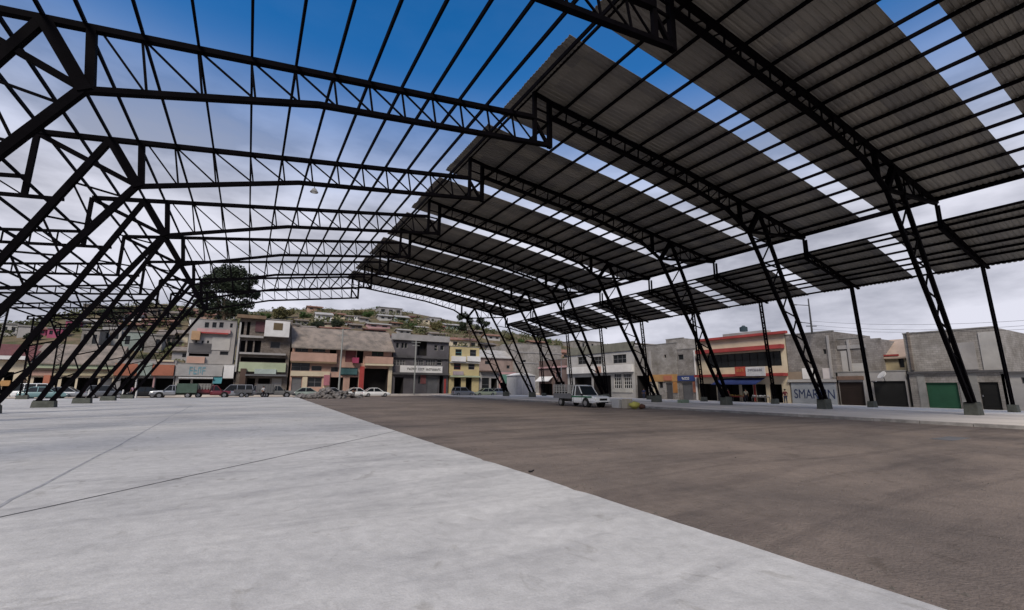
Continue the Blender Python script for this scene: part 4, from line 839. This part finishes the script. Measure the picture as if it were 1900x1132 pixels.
crate(1164, 758, -.15, (.6, .6, .8), P('crate_cream', (.5, .44, .34), var=.15, stain=.3), 'cream crate between the pale crate and the yellow sack')
sack(1178, 759, -.15, 1.15, P('sack_yellow', (.45, .42, .05), var=.2), 'sack', 'full yellow sack standing by the right kerb', 'sack', 1)
sack(1191, 759, -.15, .75, P('sack_brown', (.13, .05, .03), var=.2), 'sack', 'small brown sack leaning beside the yellow sack', 'sack', 2)
crate(1268, 748, 0, (1.1, .6, .35), P('crate_green', (.3, .42, .3), var=.2, stain=.2), 'low pale green crate on the pavement right of the fourth footing')
rb = MB(); rr = random.Random(5); c0 = gnd(612, 739.5, -.15)
for i in range(170):
    a = rr.uniform(0, 6.28); q = rr.random()**.7; x = c0.x+math.cos(a)*q*4.6; y = c0.y+1.0+math.sin(a)*q*1.8; hh = (1-q)*1.15*(1+.35*math.sin(x*2.1))
    rb.blob((x, y, -.15+hh+rr.uniform(0, .12)), rr.uniform(.16, .45), i, .3, 1, sq=(1.15, 1, .72))
tag(rb.build('rubble', P('rubble_stone', (.21, .19, .18), var=.4, scale=1.2, bump=.6, stain=.3)), 'heap of grey broken rubble on the asphalt beside the slab end', 'rubble', kind='stuff')
for i, (u, Y, lb) in enumerate([(228, 75, 'slim white bollard at the far slab edge, left one'), (253, 75.2, 'slim white bollard at the far slab edge, middle one'), (165, 74.5, 'slim white bollard at the far slab edge beside the second left footing')]):
    p = atY(u, 730, Y); b = MB(); b.cyl((p.x, Y, -.15), (p.x, Y, .95), .11, 12, .08); b.cyl((p.x, Y, .95), (p.x, Y, 1.02), .08, 12, .03)
    tag(b.build('bollard', WHITE), lb, 'bollard', 'white bollards at the slab end')
# drain cover in the asphalt at right
p = gnd(1765, 814, -.15); b = MB()
for i in range(9): b.box((p.x-.9, p.y-.28+i*.07, -.149), (p.x+.9, p.y-.245+i*.07, -.138))
tag(b.build('drain_grate', STEELGREY), 'thin steel drain grate set in the asphalt near the right edge', 'drain')
# shop goods under the blue awning
for i, (u, mt_, nm, lb) in enumerate([(1368, RED, 'produce_stall', 'low red stall table under the blue awning'), (1412, P('stall_grey', (.25, .23, .2)), 'produce_stall', 'grey stall table with a white cloth right of the blue awning')]):
    p = atX(u, 745, 54.4); t = root(nm, (54.4, p.y, -.2), lb, 'stall'); b = MB(); b.box((53.9, p.y-.9, .48), (54.9, p.y+.9, .56)); b.build('tabletop', mt_, t)
    for sx in (-1, 1):
        for sy in (-1, 1): b = MB(); b.box((54.4+sx*.42, p.y+sy*.8, -.2), (54.4+sx*.48, p.y+sy*.86, .477)); b.build('leg', STEELGREY, t)
    b = MB(); rr = random.Random(i)
    for k in range(14): b.blob((54.4+rr.uniform(-.4, .4), p.y+rr.uniform(-.8, .8), .65+rr.uniform(0, .05)), .1, k, .1, 1)
    b.build('produce', (P('fruit', (.5, .3, .05), var=.3), WHITE)[i], t)

# ------------------------------------------------------------------ poles, lamps, wires
def pole(p0, h_, r, mt, name, label, arms=(), cat='pole', two=None):
    t = root(name, p0, label, cat); b = MB(); p = Vector(p0); b.cyl(p, p+Vector((0, 0, h_)), r, 12, r*.6); b.build('pole', mt, t)
    for (z, dx, dy, kind) in arms:
        a = p+Vector((0, 0, z)); e = a+Vector((dx, dy, .25 if kind == 'lamp' else 0)); b = MB()
        if kind == 'lamp':
            b.cyl(a, e, .04, 8); ar = b.build('arm', mt, t); d = (e-a).normalized(); b = MB(); b.beam(e-d*.1, e+d*.6, .24, .12, side=(-d.y, d.x, 0)); b.build('lamp_head', STEELGREY, ar)
        else: b.beam(a-Vector((dx, dy, 0)), e, .09, .09, side=(-dy, dx, 0)); b.build('crossarm', mt, t)
    return t
CP = P('pole_concrete', (.32, .33, .31), var=.1, stain=.15)
pole((atY(628, 730, 84).x, 84, .2), 11.5, .17, CP, 'street_lamp', 'tall pale street pole before the peach building', [(11.2, 1.1, -.6, 'lamp'), (10.3, .8, 0, 'bar')])
pole((atY(768, 730, 84.2).x, 84.2, .2), 10.2, .16, CP, 'utility_pole', 'pale concrete utility pole before the white sign band of the dark block', [(9.8, .9, 0, 'bar'), (9.2, .7, 0, 'bar')])
pole((46.8, atX(1042, 730, 46.8).y, 0), 6.2, .09, WHITE, 'thin_pole', 'thin white pole on the pavement behind the pickup cage', [])
q = atX(1506, 610, 55); pole((55, q.y, q.z-.6), 4.1, .11, P('pole_dark', (.06, .06, .065)), 'street_lamp', 'dark lamp pole rising behind the raw block building', [(3.3, -.3, 1.3, 'lamp'), (1.2, -.2, 1.0, 'lamp'), (.9, -.5, .3, 'bar')])
WIRE = mat('wire', (.03, .03, .035))
for i, (v0, v1, sag) in enumerate([(596, 588, .5), (603, 597, .6), (611, 606, .4)]):
    a = atX(1506, v0, 55); c = atX(1990, v1, 55); b = MB(); pts = [a.lerp(c, t/10)-Vector((0, 0, sag*4*(t/10)*(1-t/10))) for t in range(11)]
    for x, y in zip(pts, pts[1:]): b.cyl(x, y, .013, 5)
    tag(b.build('power_line', WIRE), 'thin power wire running right from the dark lamp pole, '+('highest', 'middle', 'lowest')[i]+' of three', 'wire', 'power wires')

# ------------------------------------------------------------------ trees
def leaf_cloud(mb, c, rad, n, size, rnd, flat=1.0):
    for _ in range(n):
        while True:
            d = Vector((rnd.uniform(-1, 1), rnd.uniform(-1, 1), rnd.uniform(-1, 1)))
            if .15 < d.length < 1: break
        p = Vector(c)+Vector((d.x*rad, d.y*rad, d.z*rad*flat)); a = Vector((rnd.gauss(0, 1), rnd.gauss(0, 1), rnd.gauss(0, 1))).normalized(); b = a.orthogonal().normalized(); s_ = size*rnd.uniform(.6, 1.3)
        e = a.cross(b)
        mb.add([p-b*s_*.5, p+e*s_*.32, p+b*s_*.6, p-e*s_*.32], [(0, 1, 2, 3)])
def tree(base, crown, lobes, nleaf, lsize, lm, label, name='tree', trunk_r=.3, seed=1, group=None):
    rnd = random.Random(seed); t = root(name, base, label, 'tree', group); B = Vector(base); C = Vector(crown)
    tk = MB(); mid = B.lerp(C, .55)+Vector((rnd.uniform(-.3, .3), 0, 0)); tk.cyl(B-Vector((0, 0, .5)), mid, trunk_r, 8, trunk_r*.65); cr = MB()
    for (dx, dy, dz, r) in lobes:
        e = C+Vector((dx, dy, dz)); tk.cyl(mid, e, trunk_r*.4, 6, trunk_r*.12)
        leaf_cloud(cr, e, r, int(nleaf*r*r), lsize, rnd, .75)
        for _ in range(5):
            d = Vector((rnd.uniform(-1, 1), rnd.uniform(-1, 1), rnd.uniform(-.7, .9)))*r*.95; leaf_cloud(cr, e+d, r*.36, int(nleaf*r*r*.12), lsize, rnd)
    tk.build('trunk', BARK, t, fix=False); cr.build('crown', lm, t, fix=False); return t
rr = random.Random(11)
zb = hill_z(-6, 130)
tree((-6.5, 130, zb), (-6.3, 130, 24.6), [(-4.2,0,2.2,2.2),(-2,1,4.6,2.4),(1.2,0,5.4,2.3),(3.6,-1,3.2,2.3),(5.2,1,.2,1.9),(2.5,0,.6,2.6),(-.8,-1,1.2,2.6),(-4.4,0,-1.4,2.2),(-1.6,1,-2.6,2.0),(4.2,0,-2.6,1.7),(1.2,0,-3.4,1.9),(-6.0,0,.4,1.5),(-3.4,0,-4.6,2.0),(.2,1,-5.2,2.1),(3.2,0,-5.0,1.7),(-5.6,0,-3.4,1.5),(0,0,2.4,2.6)], 165, .46, LEAF_D, 'huge dark sparse tree above the rooftops, seen through the left roof frames', trunk_r=.55, seed=4)
zb = hill_z(-23.5, 112)
tree((-23.5, 112, zb), (-23.4, 112, 14.6), [(-1.2,0,.6,1.3),(.9,0,.9,1.4),(0,0,-.6,1.3)], 200, .3, LEAF_D, 'compact black-green tree behind the leaning left columns', trunk_r=.22, seed=5)
zb = hill_z(60, 130)
tree((60.5, 130, zb), (59.0, 130, 22.2), [(-2.6,0,1.2,1.2),(-.9,0,1.6,1.3),(.8,0,.2,1.2),(-1.6,0,-1.2,1.2),(4.6,0,.6,1.5),(6.6,0,-.4,1.3),(3.6,0,-1.6,.9)], 330, .34, LEAF_D, 'tall thin tree with tufted crowns behind the farthest right roof end', trunk_r=.3, seed=6)
def hit(u, v):
    d = ray(u, v); t = 90/d.y; p = Vector((0, 0, CAM_H))
    for _ in range(900):
        q = p+d*t
        if q.z < hill_z(q.x, q.y): return q
        t += .25
        if q.y > 235: break
    q = p+d*(200/d.y); q.z = hill_z(q.x, 200); return q
HT = [(522, 583, 26, LEAF_O, 'broad olive-brown tree on the hill crest above the white boxed storey'), (492, 588, 11, LEAF_G, 'small green tree left of the broad olive-brown crest tree'), (565, 586, 13, LEAF_G, 'round green tree left of the white-roofed hill house'),
 (590, 603, 16, LEAF_D, 'dark low tree under the white-roofed hill house'), (625, 603, 15, LEAF_D, 'dark tree under the tan gabled hill house'), (548, 598, 11, LEAF_B, 'dry brown tree above the peach building left end'), (664, 582, 13, LEAF_O, 'olive tree at the crest over the peach building right half'),
 (682, 586, 14, LEAF_G, 'leafy tree beside the dark-roofed crest house'), (702, 573, 8, LEAF_G, 'small pointed tree poking above the crest'), (745, 596, 13, LEAF_D, 'dark tree over the slate block left end'), (766, 606, 13, LEAF_G, 'bright green tree beside the blue rooftop shed'),
 (808, 606, 20, LEAF_O, 'tall olive tree over the slate block right end'), (822, 598, 12, LEAF_B, 'brownish tree near the crest over the yellow house'), (858, 612, 17, LEAF_D, 'dark green tree on the slope over the yellow house'), (885, 618, 11, LEAF_G, 'green tree right of the slope over the yellow house'),
 (945, 628, 13, LEAF_O, 'olive tree between the far right leaning columns'), (968, 634, 11, LEAF_G, 'green tree just over the windowless block hall'), (915, 640, 10, LEAF_B, 'dry tree low on the slope right of the yellow house'), (1018, 634, 12, LEAF_G, 'green tree on the hill right of the block hall'),
 (140, 612, 12, LEAF_D, 'dark tree on the left slope beside the magenta roof'), (345, 583, 14, LEAF_D, 'dark tree on the left crest by the frame knee joints'), (468, 584, 8, LEAF_G, 'little green tree above the brown roof edge'), (245, 608, 10, LEAF_O, 'olive tree amid the left hillside houses'), (320, 640, 9, LEAF_D, 'small dark tree low among the left hillside houses'), (1165, 646, 10, LEAF_D, 'dark tree over the white grille building'), (60, 628, 12, LEAF_D, 'dark tree behind the maroon-roofed house')]
for i, (u, v, wpx, lm, lb) in enumerate(HT):
    q = hit(u, v+wpx*.35); s_ = q.y/ F_PX*1.15; R0 = wpx*.5*s_; zc = hill_z(q.x, q.y)
    lobes = [(rr.uniform(-.8, .8)*R0, rr.uniform(-.4, .4)*R0, rr.uniform(-.35, .42)*R0, R0*rr.uniform(.35, .62)) for _ in range(9)]
    tree((q.x, q.y, zc-.3), (q.x, q.y, zc+R0*.72), lobes, 520/(R0*R0)*2.2, R0*.16, lm, lb, trunk_r=.16+R0*.03, seed=30+i, group='trees on the hillside')
# ------------------------------------------------------------------ hillside houses
W_ = {'w': WHITE, 'c': CREAM, 'g': GREY, 'l': LGREY, 'p': PEACH, 'k': PINK, 'b': BROWN_BLOCK, 'B': PALE_BLOCK, 'o': ORANGE, 'y': YELLOW, 'd': DGREY, 'm': P('mint_wall', (.33, .40, .36))}
RF = {'f': None, 't': TILE, 'n': TIN, 'm': TIN_RED, 'q': TILE_GREY}
HH = [(571, 567, 598, 577, 'p', 't', 'orange-brown crest house above and behind the white-roofed one'), (586, 579, 616, 596, 'w', 'n', 'big white-roofed house on the crest'), (617, 580, 640, 591, 'c', 't', 'tan gabled house right of the big white-roofed one'),
 (641, 584, 656, 594, 'g', 'q', 'small grey house right of the tan gabled one'), (657, 587, 668, 594, 'w', 'f', 'tiny white box house on the upper slope'), (703, 572, 746, 583, 'g', 'f', 'long grey flat-roofed building on the crest with dark windows'),
 (704, 583, 728, 594, 'l', 'n', 'pale house under the long grey crest building'), (735, 585, 758, 598, 'm', 'n', 'grey-green house with tin roof below the crest'), (761, 586, 782, 595, 'p', 'm', 'reddish roofed house at the crest over the slate block'), (776, 593, 797, 600, 'c', 'f', 'flat cream house below the reddish crest roof'),
 (683, 599, 724, 609, 'k', 'n', 'long pink house with pale roof on mid slope'), (680, 610, 716, 618, 'b', 'm', 'dark red roofed house under the long pink one'), (650, 600, 672, 611, 'b', 'q', 'brown block house on mid slope over the peach roof'), (775, 605, 793, 614, 'c', 'n', 'small house with bluish sheet roof over the slate block'),
 (826, 600, 850, 611, 'm', 'n', 'pale green house on the slope over the yellow house'), (836, 626, 886, 645, 'c', 't', 'wide house with orange clay roof right behind the yellow house'), (560, 604, 584, 616, 'l', 'q', 'low pale house just above the peach tiled roof'), (596, 606, 622, 616, 'p', 't', 'ochre roofed house just above the middle of the peach tiled roof'), (625, 607, 650, 617, 'b', 't', 'brown clay-roofed house behind the pale street pole'),
 (660, 618, 730, 630, 'g', 'm', 'mauve-grey house behind the peach roof right end'), (896, 636, 920, 648, 'b', 'q', 'brown house on the slope between far right columns'), (921, 650, 946, 662, 'l', 'n', 'white tin-roofed house low on the slope'), (985, 632, 1012, 642, 'b', 't', 'clay-roofed house over the block hall'), (1025, 648, 1058, 668, 'p', 't', 'brick coloured house behind the white awning shop'),
 (1070, 634, 1120, 650, 'B', 'f', 'grey block house on the ridge over the grille building'), (1130, 640, 1160, 652, 'g', 'q', 'low grey house behind the grille building parapet'), (1190, 636, 1232, 648, 'b', 'q', 'dark roofed house behind the stepped block storey'),
 (0, 602, 30, 622, 'l', 'f', 'pale flat house at the far left edge on the slope'), (31, 606, 58, 624, 'g', 'f', 'grey flat house second from the left edge'), (60, 606, 84, 622, 'b', 't', 'brown house left of the magenta one'), (86, 610, 114, 626, 'k', None, 'house with magenta walls on the left slope'),
 (152, 566, 192, 580, 'b', 'f', 'brown block house high on the left crest'), (150, 592, 178, 606, 'l', 'n', 'pale house with tin roof on the left slope'), (146, 612, 180, 650, 'B', 'f', 'tall pale block house behind the left leaning columns'), (194, 582, 222, 598, 'k', 'q', 'dusty pink house on the left crest'), (185, 604, 222, 640, 'l', 'f', 'tall light grey house in the left hillside row'),
 (226, 578, 262, 594, 'w', 'm', 'white house with maroon roof near the left crest'), (224, 616, 262, 650, 'm', 'f', 'grey-green fronted house with a white base line'), (264, 590, 292, 606, 'k', 't', 'pink house with clay roof mid left slope'), (266, 622, 298, 654, 'B', 'f', 'square pale block house over the orange fascia'), (294, 592, 326, 606, 'p', 't', 'peach house with orange roof near the left crest'),
 (292, 612, 318, 640, 'b', 'q', 'brown block house with grey roof on the left slope'), (322, 612, 348, 634, 'c', 'q', 'cream house left of the grey three-storey block'), (318, 644, 348, 668, 'g', 'q', 'low grey house directly over the orange fascia right end'), (330, 572, 362, 586, 'b', 't', 'brown clay-roofed house on the left crest'), (364, 580, 398, 592, 'p', 't', 'clay-roofed house under the huge dark tree'), (398, 584, 434, 594, 'l', 'f', 'long pale house right under the huge dark tree'),
 (446, 580, 478, 586, 'c', 'n', 'white sheet roof peeking over the dark four-storey house'), (800, 616, 826, 628, 'l', 'q', 'pale house directly behind the slate block parapet'), (668, 588, 684, 597, 'g', 'q', 'little grey house at the crest just left of the leafy tree'), (728, 597, 745, 606, 'b', 't', 'clay-roofed hut on mid slope between the long pink house and the slate block'), (740, 610, 762, 620, 'l', 'n', 'pale shed directly over the slate block left end'),
 (798, 590, 818, 599, 'g', 'f', 'grey flat house on the crest right of the cream flat one'), (806, 603, 826, 612, 'p', 't', 'peach house beside the tall olive tree over the slate block'), (853, 602, 872, 612, 'l', 'q', 'pale house on the falling ridge over the yellow house'), (640, 596, 652, 603, 'w', 'm', 'small white house with red roof on mid slope behind the street pole'),
 (548, 592, 572, 602, 'g', 'q', 'grey house left of the big white-roofed crest house, lower down'), (536, 602, 558, 612, 'b', 'f', 'brown block house at the left end above the peach tiled roof'), (600, 597, 618, 605, 'c', 'q', 'cream house right below the big white-roofed crest house'),
 (876, 612, 896, 622, 'b', 'q', 'brown house on the ridge shoulder right of the dark green tree'), (905, 620, 928, 631, 'l', 't', 'pale clay-roofed house on the ridge between two far right columns'), (940, 640, 962, 650, 'g', 'n', 'grey tin-roofed shed behind the windowless block hall left corner'),
 (120, 596, 146, 610, 'g', 'f', 'grey flat house between the magenta house and the tin-roofed one'), (264, 572, 292, 586, 'b', 'f', 'raw block house on the left crest over the pink clay-roofed one'), (300, 576, 328, 590, 'l', 'q', 'light house on the left crest over the peach orange-roofed one'),
 (224, 598, 258, 612, 'b', 't', 'brown clay-roofed house just over the grey-green fronted one'), (350, 592, 372, 604, 'w', 'f', 'white house on the slope over the orange corner bay')]
MAG = P('magenta_wall', (.4, .06, .14), stain=.2)
for i, (a, b_, c, d, wk, rk, lb) in enumerate(HH):
    if not lb: continue
    um = (a+c)/2; q = hit(um, d+1); Y = q.y; Y = max(94.5 if d > 630 else 99, Y)
    x0, x1 = atY(a, d, Y).x, atY(c, d, Y).x; zt = atY(um, b_, Y).z; zg = min(hill_z(x0, Y), hill_z(x1, Y), atY(um, d, Y).z)-1.0; dp = max(5, (x1-x0)*.7); wm = MAG if 'magenta' in lb else W_[wk]
    t = root('hillside_house', ((x0+x1)/2, Y, zg), lb, 'house', 'houses on the hillside'); zv = atY(um, d, Y).z
    gable = rk in ('t', 'n', 'm', 'q'); ze = zt-(zt-zv)*.32 if gable else zt
    hs = []; nw = max(2, int((x1-x0)/2.6)); nf = max(1, int(round((ze-zv)/2.9))); ff = (ze-zv)/nf; rnd = random.Random(i)
    for f_ in range(nf):
        for w2 in range(nw):
            if rnd.random() < .22: continue
            cx = x0+(x1-x0)*(w2+.5)/nw; ww = (x1-x0)/nw*.24; hs.append((cx-ww, cx+ww, zv+ff*(f_+.32), zv+ff*(f_+.78), .25))
    pl = Plane('Y', Y); mb, H = wall_mesh(pl, x0, x1, zg, ze, dp, hs); mb.build('wall', [wm, DARK], t)
    for (p0, p1, p2, p3, _) in H: g = MB(); pl.box(g, p0, p1, p2, p3, -.22, -.18); g.build('window', GLASS, t)
    if gable:
        f = MB(); m_ = (zt-ze); xa, xb = x0-.4, x1+.4; yf, ym, yb_ = Y-.6, Y+dp*.5, Y+dp+.4
        f.prism([(xa, yf, ze-.05), (xa, ym, zt), (xa, ym, zt+.2), (xa, yf, ze+.15)], (xb-xa, 0, 0)); f.prism([(xa, ym, zt), (xa, yb_, ze-.05), (xa, yb_, ze+.15), (xa, ym, zt+.2)], (xb-xa, 0, 0)); f.build('roof', RF[rk], t)
        f = MB(); f.prism([(x0+.03, Y+.05, ze-.02), (x0+.03, ym, zt-.02), (x0+.03, Y+dp-.05, ze-.02)], (x1-x0-.06, 0, 0)); f.build('gable_wall', wm, t)
    else:
        f = MB(); pl.box(f, x0-.15, x1+.15, ze+.003, ze+.3, .2, -dp-.1); f.build('roof', mat('flat_roof', (.2, .19, .18), stain=.3), t)
# scrub scattered over the slope
rnd = random.Random(3); sc = MB()
for i in range(3200):
    x = rnd.uniform(-95, 190); y = 97+rnd.random()**.8*104
    if noise.noise(Vector((x*.045, y*.045, 9))) < -.08: continue
    r = rnd.uniform(.5, 2.3)*(1 if y < 185 else .6); leaf_cloud(sc, (x, y, hill_z(x, y)+r*.35), r, int(16+r*14), r*.36, rnd, .7)
tag(sc.build('scrub', mat('leaf_scrub', (.08, .085, .036), rough=.8, var=.6, scale=.25), fix=False), 'patchy green and brown scrub covering the hillside between the houses', 'scrub', kind='stuff')

# loose grit and stones on the yard, thickest along the slab edge and the kerb
rnd = random.Random(9); gv = MB(); STONE = P('grit', (.14, .118, .10), var=.4, scale=3)
def stone(x, y, z, r):
    a = rnd.uniform(0, 3.14); c_, s_ = math.cos(a)*r, math.sin(a)*r; h_ = r*rnd.uniform(.5, .9)
    gv.add([(x+c_, y+s_, z), (x-s_*.8, y+c_*.8, z), (x-c_, y-s_, z), (x+s_*.8, y-c_*.8, z), (x+c_*.2, y+s_*.2, z+h_)], [(0, 1, 4), (1, 2, 4), (2, 3, 4), (3, 0, 4), (0, 3, 2, 1)])
for i in range(5200):
    y = 1+rnd.random()**1.6*40; k = rnd.random()
    if k < .45: x = edge_x(y)+.03+abs(rnd.gauss(0, .35))
    elif k < .55: x = 30-abs(rnd.gauss(0, .5))
    else: x = edge_x(y)+.1+rnd.random()*24
    stone(x, y, -.15, rnd.uniform(.006, .022)*(1.8 if rnd.random() < .06 else 1))
tag(gv.build('gravel', STONE, fix=False), 'loose grit and small stones strewn over the dusty asphalt', 'gravel', kind='stuff')
# a rusty rebar offcut lying on the yard beside the slab edge
p = gnd(978, 876, -.15); b = MB(); b.cyl((p.x+.06, p.y-.04, -.137), (p.x+.2, p.y+.05, -.135), .012, 7); b.box((p.x+.02, p.y-.08, -.149), (p.x+.09, p.y-.02, -.12)); tag(b.build('rubble_scrap', P('scrap_dark', (.02, .018, .018))), 'small dark scrap lying on the asphalt right at the slab edge', 'scrap')
